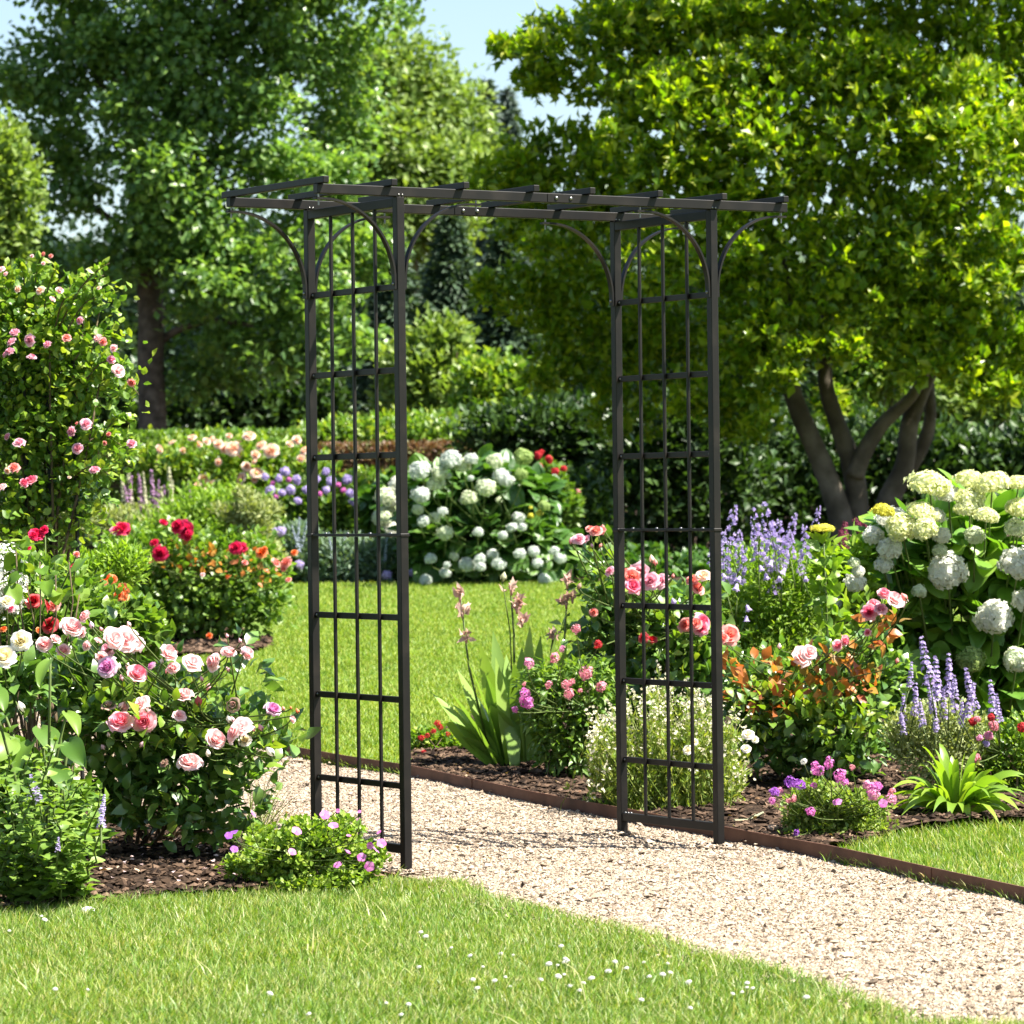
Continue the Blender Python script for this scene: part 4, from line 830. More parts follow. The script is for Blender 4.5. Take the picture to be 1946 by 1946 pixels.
r, rr = shrub('red_rose', 'slender rose with small red blooms at the right shoulder of the white mophead hydrangea', 'rose', GX(1040, 34.5), [bl(x, y, 34.5, rx, ry) for x, y, rx, ry in [(1045, 920, 25, 40), (1060, 960, 35, 40), (1030, 890, 14, 20)]], 1200, .08, G_mid, seed=49, stems=5)
blooms(r, rr, zl([(1270, 215, 75), (1300, 190, 50), (1368, 256, 75), (1282, 322, 60), (1425, 365, 70), (1500, 342, 60), (1378, 480, 80), (1320, 500, 40)], 760, 820, .20704), 34.2, ('ball', (REDD[1], M_stem)))
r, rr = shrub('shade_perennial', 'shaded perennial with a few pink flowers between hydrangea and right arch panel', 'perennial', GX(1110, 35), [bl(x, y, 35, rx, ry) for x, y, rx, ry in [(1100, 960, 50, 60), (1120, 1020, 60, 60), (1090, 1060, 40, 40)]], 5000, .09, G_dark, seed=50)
blooms(r, rr, zl([(1635, 555, 50), (1592, 622, 60), (1560, 735, 40), (1385, 930, 60), (1400, 900, 40)], 760, 820, .20704), 34.6, ('ball', F_dpk))

for lab, xs_g, sd in (('low shaded green plants along the lawn edge behind the right arch panel', (1140, 1220, 1300, 1370), 51), ('low shaded green plants along the lawn edge behind the lilac bellflowers', (1440, 1520, 1600, 1690), 52)):
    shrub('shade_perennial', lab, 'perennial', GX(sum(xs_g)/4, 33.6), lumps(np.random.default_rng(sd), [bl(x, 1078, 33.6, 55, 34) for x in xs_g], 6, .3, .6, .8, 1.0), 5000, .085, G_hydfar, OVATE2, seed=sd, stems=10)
# ------------------------------------------------------------------ left side
# crimson rose bush on the lawn edge
g0 = G(395, 1213); d = g0[1]
r, rr = shrub('rose_bush', 'rounded rose bush with crimson blooms in its own soil patch on the lawn', 'rose bush', g0, [bl(x, y, d, rx, ry) for x, y, rx, ry in [(280, 1100, 85, 85), (370, 1085, 95, 85), (450, 1090, 80, 80), (490, 1120, 50, 55), (400, 1150, 100, 55), (300, 1160, 90, 55), (240, 1060, 50, 50), (200, 1110, 40, 50)]], 8500, .052, G_mid, OVATE2, seed=51, stems=16, sprig=6, sprad=.05, sr=.01)
part(r, 'young_foliage', foliage(rr, [bl(x, y, d-.2, rx, ry) for x, y, rx, ry in [(430, 1060, 80, 30), (330, 1050, 60, 25), (490, 1075, 35, 30)]], 110, .05, OVATE2), G_copper)
C_ = lambda lst: [(x/1932*600/PX, (960+y/1610*500)/PX, s*.3106/PX, *e) for x, y, s, *e in lst]
blooms(r, rr, C_([(745, 140, 95), (775, 155, 75), (705, 155, 65, HOT), (745, 262, 70, HOT), (945, 230, 70), (975, 295, 95), (1005, 300, 60), (1000, 105, 62), (1085, 130, 90), (1130, 150, 110), (1155, 185, 95), (1440, 260, 80), (1480, 262, 70), (1455, 285, 60), (1690, 350, 60, CORAL), (1750, 350, 75, CORAL), (1735, 390, 50, CORAL), (1800, 290, 45, ORNG), (1600, 290, 70, ORNG), (1620, 270, 50, ORNG), (1500, 350, 35, CORAL), (1395, 440, 40, ORNG), (1280, 800, 50, ORNG), (1765, 455, 35, CORAL), (1240, 425, 28, PALE)]), d-.55, (['rose:3', 'cup:5', 'rose:7'], CRIM), stemto=[P(x, 1120, d) for x in (280, 340, 400, 460)], fj=.35)
# climbing rose on dark stakes
d = 15.6; g0 = GX(90, d)
cb = [bl(x, y, d, rx, ry) for x, y, rx, ry in [(30, 590, 80, 55), (110, 620, 70, 50), (30, 690, 80, 60), (130, 690, 55, 45), (185, 715, 35, 35), (40, 790, 65, 45), (135, 790, 45, 38), (90, 850, 70, 35), (165, 855, 40, 30), (30, 930, 50, 40), (140, 905, 40, 28), (-30, 800, 60, 140), (40, 1010, 50, 30), (150, 985, 30, 25), (0, 560, 50, 45), (75, 545, 30, 25), (180, 590, 40, 25), (215, 690, 22, 22), (225, 830, 20, 28), (170, 560, 22, 18)]]
cb = lumps(np.random.default_rng(5), cb, 6, .25, .5, .7, 1.0)
r, rr = shrub('climbing_rose', 'tall climbing rose with small pink blooms on dark stakes at the left edge', 'climbing rose', g0, cb, 6600, .038, G_warm, OVATE2, seed=52, stems=12, sprig=7, sprad=.06, sr=.009)
part(r, 'foliage', foliage(rr, [bl(x, y, d+.1, rx*.8, ry*.85) for x, y, rx, ry in [(40, 760, 90, 120), (110, 760, 90, 120), (90, 880, 90, 60), (60, 960, 90, 60), (160, 930, 60, 50), (30, 830, 70, 50)]], 2200, .04, OVATE2), G_rose)
for x in (48, 92, 142): part(r, 'stake', MB().tube([GX(x+8, d)-[0, 0, .1], P(x, 830, d), P(x-6, 640, d)], [.009, .009, .008], 8), M_wire)
lf = MB()
for tip, fr in [((78, 487), (62, 580)), ((206, 497), (110, 620)), ((190, 560), (120, 640)), ((196, 520), (120, 600)), ((10, 515), (20, 600)), ((262, 745), (190, 720)), ((245, 800), (190, 830)), ((130, 560), (100, 640)), ((232, 690), (160, 720)), ((228, 840), (150, 850)), ((222, 640), (140, 680)), ((40, 505), (50, 590)), ((150, 520), (110, 620)), ((215, 905), (140, 900)), ((110, 505), (80, 600))]:
    a_, b_ = P(*fr, d-.1), P(*tip, d-.15+rr.normal()*.1); c = curve_pts(a_, b_, 8, .05); part(r, 'stem', MB().tube(c, np.linspace(.004, .002, 8), 5), M_woody, True)
    t_ = rr.random(26); q = a_+(b_-a_)*t_[:, None]; q[:, 2] += np.sin(t_*math.pi)*.05; lf.add(*leaves_at(rr, q, nrm(rdir(rr, 26)+nrm(b_-a_)*.8), .042, OVATE2))
part(r, 'foliage', lf, G_warm)
Q = lambda lst: [(x*560/1803/PX, (460+y*600/1932)/PX, s*.3106/PX, *e) for x, y, s, *e in lst]
blooms(r, rr, Q([(90, 555, 80), (70, 610, 65), (60, 670, 75), (30, 690, 50), (180, 600, 70), (195, 705, 70), (290, 628, 68), (408, 585, 58, CORAL), (490, 480, 62), (600, 590, 75, PALE), (630, 610, 50, CORAL), (695, 650, 62, PALE), (680, 720, 70), (725, 785, 80, PALE), (805, 860, 60, CORAL), (265, 75, 40, CORAL), (310, 85, 30, CORAL), (195, 85, 30, PALE), (265, 130, 35, PALE), (10, 165, 45, PALE), (35, 195, 40, PALE), (110, 290, 60, PEACH), (245, 295, 55, PEACH), (365, 295, 60, PALE), (320, 350, 55, PALE), (605, 280, 28, PEACH), (470, 1110, 30, CORAL), (440, 1160, 85), (525, 1112, 70), (475, 1262, 85), (45, 1190, 58), (118, 1225, 70), (805, 1235, 75), (580, 1395, 85), (640, 1230, 30, CORAL), (190, 1460, 105, HOT), (145, 1475, 75, HOT), (85, 1380, 70, CORAL), (45, 1400, 50, PEACH), (665, 1175, 40, CORAL), (10, 1500, 60, PALE), (425, 1440, 28, PEACH)]), d-.55, (['cup:6', 'rose:8', 'cup:9'], SOFT), fj=.4, dj=.12)
# orchard of flowers between: fill of leafy perennials
def sub(px_blobs, d): return [bl(x, y, d, rx, ry) for x, y, rx, ry in px_blobs]
r, rr = shrub('dahlia', 'leafy dahlia with ragged red blooms left of the pale roses', 'dahlia', GX(70, 13.3), sub([(60, 1190, 80, 60), (110, 1180, 60, 60), (20, 1230, 70, 70)], 13.3), 900, .065, G_mid, OVATE2, seed=53, stems=12)
K = lambda lst: [(x*320/1932/PX, (1000+y*320/1932)/PX, s*.1656/PX, *e) for x, y, s, *e in lst]
blooms(r, rr, K([(385, 860, 175, REDD), (540, 915, 130, REDD), (615, 910, 150, CORAL), (575, 1130, 170, REDD), (120, 940, 100, HOT), (845, 460, 80, CRIM), (325, 250, 65, CRIM), (40, 1180, 90, ORNG), (880, 320, 70, CORAL), (440, 1190, 60, ORNG)]), 12.9, (['rose:3', 'loose:2'], REDD), stemto=[P(60, 1220, 13.3), P(110, 1210, 13.3)], fj=.5)
blooms(r, rr, K([(420, 90, 170), (500, 45, 110), (380, 110, 110)]), 14.0, ('rose:7', CRIM), stemto=P(80, 1180, 13.4))
r, rr = shrub('orange_rose', 'rose with two open orange blooms behind the pale pink roses', 'rose', GX(220, 15), sub([(200, 1170, 70, 60), (240, 1180, 60, 60), (160, 1190, 60, 60), (270, 1210, 50, 50)], 15), 1300, .055, G_mid, OVATE2, seed=54, stems=10)
blooms(r, rr, K([(1210, 600, 150), (1290, 610, 110), (1400, 750, 160), (1360, 790, 130), (1420, 810, 110)]), 14.7, (['loose:4', 'rose:1'], ORNG), stemto=P(225, 1170, 15))
r, rr = shrub('bright_perennial', 'yellow green feathery foliage between the climbing rose and the orange rose', 'perennial', GX(170, 17), sub([(180, 1090, 60, 45), (130, 1100, 60, 50), (230, 1070, 45, 40), (60, 1090, 60, 50)], 17), 5000, .045, G_lime, NARROW, seed=55)
r, rr = shrub('heart_leaf_shrub', 'young shrub with big heart shaped yellow green leaves at the left edge', 'shrub', GX(70, 12.7), sub([(40, 1040, 40, 25), (60, 1080, 70, 40), (110, 1100, 50, 45), (150, 1110, 25, 25)], 12.7), 26, .058, G_warm, HEART, seed=56, stems=0, up=.1, droop=.2, out=.8, smooth=True)
tips = [P(x, y, 12.7) for x, y in [(30, 1040), (75, 1060), (105, 1085), (130, 1060), (50, 1100), (150, 1120)]]; [part(r, 'stem', stems_mb(rr, GX(70, 12.7), [t_], .005, .0025), M_woody, True) for t_ in tips]
r, rr = shrub('white_lacy_plant', 'plant with clouds of tiny white flowers cut by the left edge', 'perennial', GX(5, 13), sub([(5, 1090, 45, 60), (-30, 1110, 60, 70), (20, 1130, 30, 40)], 13), 1500, .03, G_lime, SIMPLE, seed=57)
v, o_ = blobpts(rr, sub([(8, 1085, 45, 60), (-25, 1100, 60, 70), (20, 1125, 30, 35)], 12.95), 1500, .35); o = part(r, 'flower_spray', MB().add(*inst(FL5, v, rdir(rr, 1500), nrm(o_+np.array([0, -.4, .6])), .008)), M_white); o['kind'] = 'stuff'
r, rr = shrub('leafy_perennial', 'green leafy perennial filling the gap between climbing rose and white rose', 'perennial', GX(80, 13.8), lumps(np.random.default_rng(8), sub([(70, 1110, 90, 50), (150, 1140, 70, 50), (0, 1160, 80, 60), (60, 1230, 100, 60)], 13.8), 5), 3200, .042, G_mid, OVATE, seed=95, stems=18, sprig=6, sprad=.04)
# main pale pink rose bush
d = 12.7; g0 = G(292, 1622)
rb_ = lumps(np.random.default_rng(9), sub([(230, 1390, 100, 110), (330, 1430, 120, 110), (430, 1440, 95, 95), (300, 1330, 140, 80), (390, 1510, 110, 75), (180, 1300, 90, 90), (470, 1400, 60, 60), (270, 1500, 110, 70), (140, 1390, 80, 90), (120, 1290, 90, 70)], d), 4, .2, .4, .9)
r, rr = shrub('rose_bush', 'glossy rose bush with large pale pink blooms beside the left arch panel', 'rose bush', g0, rb_, 2600, .058, G_rose, OVATE, seed=58, stems=22, sprig=5, sprad=.045, sr=.008, smooth=True)
part(r, 'foliage', foliage(rr, sub([(430, 1230, 40, 40), (470, 1290, 50, 40), (390, 1290, 40, 50), (530, 1400, 25, 30), (240, 1260, 90, 40)], d-.1), 90, .062, OVATE, up=.2), G_rose, True)
part(r, 'young_foliage', foliage(rr, sub([(300, 1350, 140, 60), (440, 1420, 90, 50), (180, 1330, 90, 50)], d-.25), 110, .055, OVATE), G_warm, True)
bl_ = C_([(735, 1320, 150, PINK, 'rose:1'), (880, 1320, 140, PINK, 'rose:2'), (860, 1210, 100, PALE, 'loose:2'), (765, 1235, 90, PALE, 'cup:2'), (840, 1030, 160, PINK, 'cup:1'), (655, 990, 130, MAUVE, 'rose:5'), (620, 930, 90, PALE, 'cup:3'), (930, 985, 80, MAUVE, 'cup:4'), (1030, 905, 150, PALE, 'cup:6'), (1060, 995, 100, PALE, 'cup:2'), (1180, 960, 110, PALE, 'loose:5'), (1130, 1160, 130, PALE, 'cup:8'), (1310, 960, 150, PALE, 'cup:9'), (1400, 900, 120, PALE, 'cup:4'), (1510, 905, 115, PALE, 'cup:6'), (1320, 1430, 160, PALE, 'cup:1'), (1100, 1285, 80, PALE, 'loose:3'), (1165, 1570, 150, PALE, 'rose:4'), (1430, 1390, 120, PALE, 'loose:1'), (1480, 1350, 110, PALE, 'loose:6'), (1500, 1440, 100, CREAM, 'cup:2'), (1655, 1510, 75, CREAM, 'bud'), (1670, 1250, 130, MAUVE, 'cup:5'), (1790, 1310, 60, PALE, 'cup:7'), (1820, 1260, 38, ORNG, 'bud'), (1735, 1245, 30, CORAL, 'bud'), (1215, 1200, 70, REDD, 'bud'), (520, 680, 100, PALE, 'cup:3'), (440, 740, 140, PALE, 'rose:6'), (500, 780, 90, PALE, 'cup:8'), (270, 850, 120, PALE, 'cup:9'), (340, 820, 90, PALE, 'cup:1'), (385, 890, 110, PALE, 'cup:2'), (530, 860, 75, PALE, 'cup:3'), (700, 815, 130, PALE, 'loose:3'), (770, 820, 140, PALE, 'loose:4'), (830, 850, 90, PALE, 'loose:5'), (660, 880, 90, SOFT, 'loose:6'), (790, 730, 40, PALE, 'bud'), (1390, 800, 30, SOFT, 'bud'), (1470, 830, 35, SOFT, 'bud'), (600, 830, 70, PALE, 'cup:4'), (560, 735, 50, MAUVE, 'bud'), (620, 760, 34, HOT, 'bud'), (990, 955, 40, CREAM, 'bud'), (1780, 1240, 24, ORNG, 'bud')])
blooms(r, rr, bl_, d-.35, ('rose:1', PALE), face=(-.05, -.7, .55), fj=.45, stemto=[P(x, y, d) for x, y in [(230, 1380), (330, 1360), (420, 1370), (460, 1400)]], dj=.06)
blooms(r, rr, [(150+rr.random()*390, 1215+rr.random()*230, 11+rr.random()*6, (SOFT, PINK, PALE, CREAM)[i % 4], 'bud') for i in range(22)], d-.3, ('bud', SOFT), stemto=[P(x, y, d) for x, y in [(230, 1380), (330, 1400), (420, 1400), (460, 1420)]], sr=.0014)
blooms(r, rr, [(205, 1330, 26, F_beige*2+(F_beige[0], Cal), 'loose:3'), (440, 1330, 24, F_beige*2+(F_beige[0], Cal), 'loose:5'), (310, 1440, 22, F_beige*2+(F_beige[0], Cal), 'cup:3')], d-.3, ('cup:3', PALE), stemto=P(320, 1430, d))
r, rr = shrub('white_rose', 'white rose with one large full bloom at the left edge above the hosta leaves', 'rose', GX(10, 12.4), sub([(0, 1290, 60, 50), (40, 1300, 50, 40)], 12.4), 260, .06, G_rose, OVATE, seed=59, smooth=True)
blooms(r, rr, C_([(20, 925, 160, CREAM), (130, 830, 130, CREAM), (40, 590, 90, CREAM), (130, 1235, 75, CREAM, 'bud')]), 12.15, ('rose:6', CREAM), stemto=P(20, 1300, 12.4))
# hosta
def broad_leaf(mb, base, tip, w, face, nv=11, nu=9, sag=.12, rib=.012, cup=.16):
    base = np.asarray(base, float); tip = np.asarray(tip, float); L = np.linalg.norm(tip-base); t = np.linspace(0, 1, nv); f = nrm(np.asarray(face, float))
    y = (tip-base)/L; x = nrm(np.cross(y, f)); z = np.cross(x, y); V = []
    for a in t:
        hw = w*(math.sin(math.pi*min(1, a**.72*.94+.05))**.75 if a < 1 else 0)
        for k in range(nu):
            u = k/(nu-1)*2-1
            V.append(base+y*L*(a-.05*u*u*(1-a))+x*u*hw+z*(sag*L*math.sin(math.pi*a*.9)-sag*L*1.2*a*a+cup*w*abs(u)**1.5*1.4+(rib*w*8*(k % 2-.5)*(.3 if k in (0, nu-1) else 1)*math.sin(math.pi*a)*.35)))
    mb.add(V, grid_T(nu, nv))
d = 12.0; g0 = GX(85, d); r = thing('hosta', 'hosta with broad ribbed bright green leaves in front of the white rose', 'hosta', tuple(g0)); rr = np.random.default_rng(60); mb = MB(); st = MB()
for bx, by, tx, ty, w in [(95, 1245, 72, 1295, 18), (75, 1375, 110, 1435, 30), (20, 1395, -20, 1440, 34), (60, 1400, 30, 1462, 32), (130, 1400, 160, 1445, 26), (10, 1350, -30, 1385, 26), (100, 1450, 135, 1500, 26), (0, 1460, 30, 1510, 28), (125, 1345, 150, 1385, 18), (50, 1470, 75, 1520, 26), (-20, 1300, 10, 1340, 26)]:
    dd = d-.1+rr.normal()*.1; m_ = P(bx, by, dd+.05); e = P(tx, ty, dd-.06); st.tube(curve_pts(g0+rr.normal(size=3)*[.03, .03, 0], m_, 5, .03), [.006, .0055, .005, .0045, .004], 6)
    broad_leaf(mb, m_, e, .85*w*mpp(d), np.array([rr.normal()*.3, -.6, .8]))
part(r, 'foliage', mb, G_mid, True); part(r, 'stem', st, M_stem, True)
r, rr = shrub('ground_perennial', 'low mid green leafy plant under the hosta behind the lilac spiked herb', 'perennial', GX(60, 12.2), lumps(rr, sub([(30, 1530, 80, 60), (120, 1520, 60, 60), (-30, 1480, 60, 80), (90, 1580, 80, 50), (20, 1450, 60, 40)], 12.15), 5), 1500, .05, G_mid, OVATE, seed=96, stems=16, smat=M_stem, sprig=5, sprad=.04, smooth=True)
# foreground sage
d = 11.35; g0 = G(62, 1712); r = thing('sage_plant', 'upright leafy herb with few lilac spikes at the left end of the soil bed', 'herb', tuple(g0)); rr = np.random.default_rng(61); st = MB(); lf = MB()
tipsS = [(20, 1430), (60, 1420), (105, 1400), (140, 1440), (175, 1530), (195, 1560), (90, 1480), (30, 1500), (130, 1520), (-20, 1460), (160, 1600), (60, 1540), (110, 1570), (0, 1570), (140, 1640), (80, 1630), (30, 1620), (120, 1490), (-30, 1540), (-60, 1500), (190, 1490), (50, 1590), (150, 1480), (-20, 1620), (100, 1650)]
for i, (x, y) in enumerate(tipsS):
    tip = P(x, y, d+rr.normal()*.12); b0 = g0+np.array([rr.normal()*.09, rr.normal()*.07, 0]); c = curve_pts(b0, tip, 9, .0, .012, rr); st.tube(c, np.linspace(.005, .002, 9), 5)
    L = np.linalg.norm(tip-b0); nn_ = max(5, int(L/.032))
    for k in range(nn_):
        t_ = .12+.88*k/nn_; q = b0+(tip-b0)*t_; a = k*1.57+i; ln = .066*(1-.55*t_)+.008
        for s_ in (0, math.pi): lf.add(*inst(OVATE, q[None], np.array([[math.cos(a+s_), math.sin(a+s_), .35]])+rr.normal(size=(1, 3))*.2, np.array([[0, -.2, 1.]])+rr.normal(size=(1, 3))*.25, ln))
    if i % 2 == 0:
        for k in range(4): lf.add(*inst(OVATE, tip[None], rdir(rr, 1)*.8+[[0, 0, .8]], np.array([[0, -.3, 1.]]), .022))
part(r, 'stem', st, M_stem, True); part(r, 'foliage', lf, leafmat('sage_leaves', [(.055, .11, .022), (.08, .145, .03), (.11, .18, .04)], .4, .45, .45), True)
spikes(r, rr, [(58, 1462, 45), (66, 1475, 40), (197, 1500, 34), (192, 1520, 40), (110, 1580, 26)], d-.1, 'whorl', F_lil, 1.6, lean=.1)
# low geranium at the arch foot
d = 11.95; g0 = G(580, 1688)
r, rr = shrub('geranium', 'low cranesbill mound with pink flowers at the foot of the left arch panel', 'geranium', g0, lumps(np.random.default_rng(12), sub([(500, 1615, 55, 45), (580, 1610, 75, 52), (660, 1630, 50, 45), (560, 1650, 100, 40), (640, 1580, 50, 30), (690, 1650, 25, 30)], d), 7, .25, .5, .8, 1.0), 11000, .0185, leafmat('geranium_leaves', [(.06, .125, .018), (.10, .17, .028), (.15, .21, .045)], .4, .45, .4), tmpl_simple(.5, .1, -.05), seed=62, stems=14, sprig=5, sprad=.012, sr=.003)
Gq = lambda lst: [(x*800/1932/PX, (1400+y*546/1319)/PX, s*.4141/PX, *e) for x, y, s, *e in lst]
blooms(r, rr, Gq([(1160, 355, 40), (1360, 435, 52), (1530, 410, 50), (1550, 340, 22), (1600, 455, 24), (1645, 380, 26), (1340, 530, 42), (1070, 445, 55, F_ppl), (1050, 455, 40, F_ppl), (1075, 518, 40, F_ppl), (1550, 590, 42), (1660, 555, 46), (1695, 595, 50), (1720, 520, 50), (1750, 490, 48), (1595, 530, 36), (1700, 500, 36), (1490, 360, 50), (1740, 440, 26), (1650, 345, 20)]), d-.3, ('daisy', F_mag), fj=.6, face=(0, -.7, .6), dj=.05, name='flower', stemto=[P(x, 1620, d) for x in (500, 570, 640)], sr=.0012)
r = thing('grass_tuft', 'small tuft of thin wiry stems leaning over the gravel beside the rose bush', 'grass', tuple(GX(470, 12.9))); rr = np.random.default_rng(63); mb = MB()
for k in range(70):
    b0 = GX(462+rr.normal()*14, 12.9+rr.normal()*.06); tip = P(500+rr.normal()*38, 1490+rr.normal()*28, 12.8+rr.normal()*.12); strap(mb, b0, tip, .0016, .12, 5, .2, rr)
part(r, 'foliage', mb, G_grey)

# plants just outside the left edge of the view
r, rr = shrub('rose_bush', 'pale pink rose bush standing just outside the left edge of the photo', 'rose bush', GX(-190, 12.9), lumps(np.random.default_rng(21), sub([(-170, 1420, 130, 140), (-230, 1350, 110, 100), (-120, 1320, 90, 80)], 12.9), 5, .2, .4, .9), 1500, .056, G_rose, OVATE, seed=97, stems=14, sprig=5, sprad=.045, smooth=True)
blooms(r, rr, [(-90, 1290, 44), (-150, 1270, 46), (-210, 1260, 40), (-250, 1330, 44), (-180, 1360, 48), (-110, 1380, 42)], 12.5, (['cup:1', 'rose:4', 'cup:6'], PALE), stemto=P(-170, 1400, 12.9))
shrub('leafy_perennial', 'low green perennial just outside the left edge of the photo beside the lilac spiked herb', 'perennial', GX(-130, 11.9), lumps(np.random.default_rng(22), sub([(-120, 1620, 90, 70), (-180, 1600, 70, 60)], 11.9), 6), 1500, .046, G_mid, OVATE, seed=98, stems=14, smat=M_stem)
shrub('leafy_perennial', 'tall green perennial behind the white lacy plant outside the left edge of the photo', 'perennial', GX(-150, 14.6), lumps(np.random.default_rng(23), sub([(-120, 1150, 110, 110), (-220, 1200, 100, 90), (-100, 1290, 110, 70)], 14.6), 6), 3800, .05, G_mid, OVATE, seed=99, stems=18)
q = scatter(clip(BED_FRONT if False else LBED, -1.55, -.45, 11.9, 13.2), 90, np.random.default_rng(31)); pr = np.random.default_rng(32)
o = structure('fallen_petals', MB().add(*inst(tmpl_ovate(.42, .2, .12), np.c_[q, lb(q[:, 0], q[:, 1])+.016], nrm(rdir(pr, 90)*[1, 1, .2]), nrm(rdir(pr, 90)*.5+[0, 0, 1.]), .012+.008*pr.random(90))), PALE[2], kind='stuff')
# ------------------------------------------------------------------ right side
g0 = G(962, 1452); d = g0[1]
r = thing('iris_clump', 'clump of sword shaped iris leaves with withered flower stalks by the path edging', 'iris', tuple(g0)); rr = np.random.default_rng(70); mb = MB()
for bx, tx, ty, w in [(925, 815, 1308, 12), (930, 838, 1360, 14), (935, 862, 1262, 12), (940, 855, 1330, 15), (945, 880, 1240, 12), (950, 905, 1215, 13), (955, 915, 1270, 15), (950, 890, 1300, 14), (960, 930, 1190, 12), (965, 955, 1235, 14), (968, 945, 1290, 16), (975, 985, 1220, 12), (980, 960, 1330, 15), (985, 1000, 1180, 11), (990, 985, 1280, 14), (995, 1020, 1200, 11), (1000, 1015, 1300, 14), (970, 925, 1330, 16), (960, 900, 1350, 15), (1005, 1040, 1260, 11), (1010, 1050, 1190, 10), (1000, 1030, 1330, 12), (945, 870, 1390, 13), (985, 970, 1250, 13), (935, 845, 1300, 12), (1015, 1070, 1215, 9), (955, 935, 1240, 12), (1020, 1090, 1250, 9)]:
    dz = rr.normal()*.14; b0 = GX(bx, d+rr.normal()*.05); strap(mb, b0, P(tx, ty, d+dz), w*1.45*mpp(d), .10, 8, .12, rr, 0, waist=.5)
part(r, 'foliage', mb, G_strap, True)
for bx, pts, fl in [(925, [(868, 1120), (885, 1260)], [(868, 1118), (872, 1148), (880, 1195)]), (965, [(962, 1095), (970, 1200)], [(965, 1105), (978, 1125), (975, 1140), (985, 1165)]), (1015, [(1072, 1100), (1062, 1250)], [(1070, 1092), (1080, 1120), (1068, 1130)]), (1000, [(1045, 1190), (1030, 1300)], [(1046, 1192)])]:
    s = MB().tube([GX(bx, d), P(*pts[1], d), P(*pts[0], d-.05)], [.006, .005, .0035], 6); so_ = part(r, 'flower_stalk', s, M_stem, True)
    for x, y in fl:
        p = P(x, y+6, d-.05); mb2 = MB(); k = 9; mb2.add(*inst(tmpl_ovate(.28, .16, -.4, .7, .1), np.repeat(p[None], k, 0)+rr.normal(size=(k, 3))*.006, nrm(rdir(rr, k)+np.array([0, 0, .7])), rdir(rr, k), .045*(.6+.6*rr.random(k)))); mb2.tube([p-[0, 0, .03], p], [.004, .009], 6)
        f = mesh('withered_flower', mb2, F_beige[0], True, tuple(r.location)); obj('withered_flower', f, so_)
bloom(r, 'bud', proto('bud:1', (F_cream[0], Cal)), P(950, 1089, d-.1), (.2, -.2, 1), .022, rr)
part(r, 'bud_stalk', MB().tube([P(948, 1098, d-.1), P(962, 1190, d), GX(968, d)], [.002, .003, .004], 5), M_stem, True)
d2 = G(835, 1425)[1]
r, rr = shrub('red_flowered_plant', 'small bushy plant with tiny red flowers where lawn and path edging meet', 'perennial', G(835, 1432), sub([(830, 1410, 45, 32), (870, 1415, 35, 28), (800, 1400, 30, 25)], d2), 2400, .024, G_warm, tmpl_simple(.45), seed=71, stems=8, sr=.003)
blooms(r, rr, [(825, 1365, 12), (830, 1372, 12), (818, 1380, 11), (795, 1392, 11), (806, 1388, 10), (853, 1374, 11), (878, 1392, 11), (884, 1402, 12), (780, 1436, 12), (792, 1446, 14), (845, 1385, 9), (800, 1420, 10), (890, 1385, 9)], d2-.25, ('cluster', F_red), fj=.4, name='flower')
g0 = G(1070, 1475); d = g0[1]
r, rr = shrub('spirea', 'dark green leafy plant with small pink flower clusters right of the iris', 'perennial', g0, sub([(1060, 1350, 70, 80), (1030, 1300, 55, 50), (1110, 1300, 60, 60), (1080, 1410, 70, 60), (1130, 1360, 40, 60)], d), 2400, .05, G_mid, LONGLEAF, seed=72, stems=16, sr=.004, up=.1)
Zq = lambda lst: [((780+x*620/1932)/PX, (960+y*600/1870)/PX, s*.3209/PX, *e) for x, y, s, *e in lst]
blooms(r, rr, Zq([(700, 935, 60, F_pnk), (855, 905, 60, F_dpk), (1040, 995, 80, F_dpk), (900, 850, 40, F_pnk), (680, 1115, 60, F_mag), (685, 1160, 75, F_mag), (700, 1185, 50, F_mag), (618, 1210, 38, F_mag), (920, 1065, 50), (945, 1055, 40), (960, 1045, 34), (820, 1065, 45), (940, 1120, 60), (1130, 1075, 65), (980, 735, 55, F_dpk), (1110, 825, 50, F_red), (675, 1060, 26), (1005, 1100, 28)]), d-.45, ('cluster', F_dpk), fj=.4, stemto=[P(x, 1340, d) for x in (1030, 1070, 1110)], sr=.0016, name='flower_cluster')
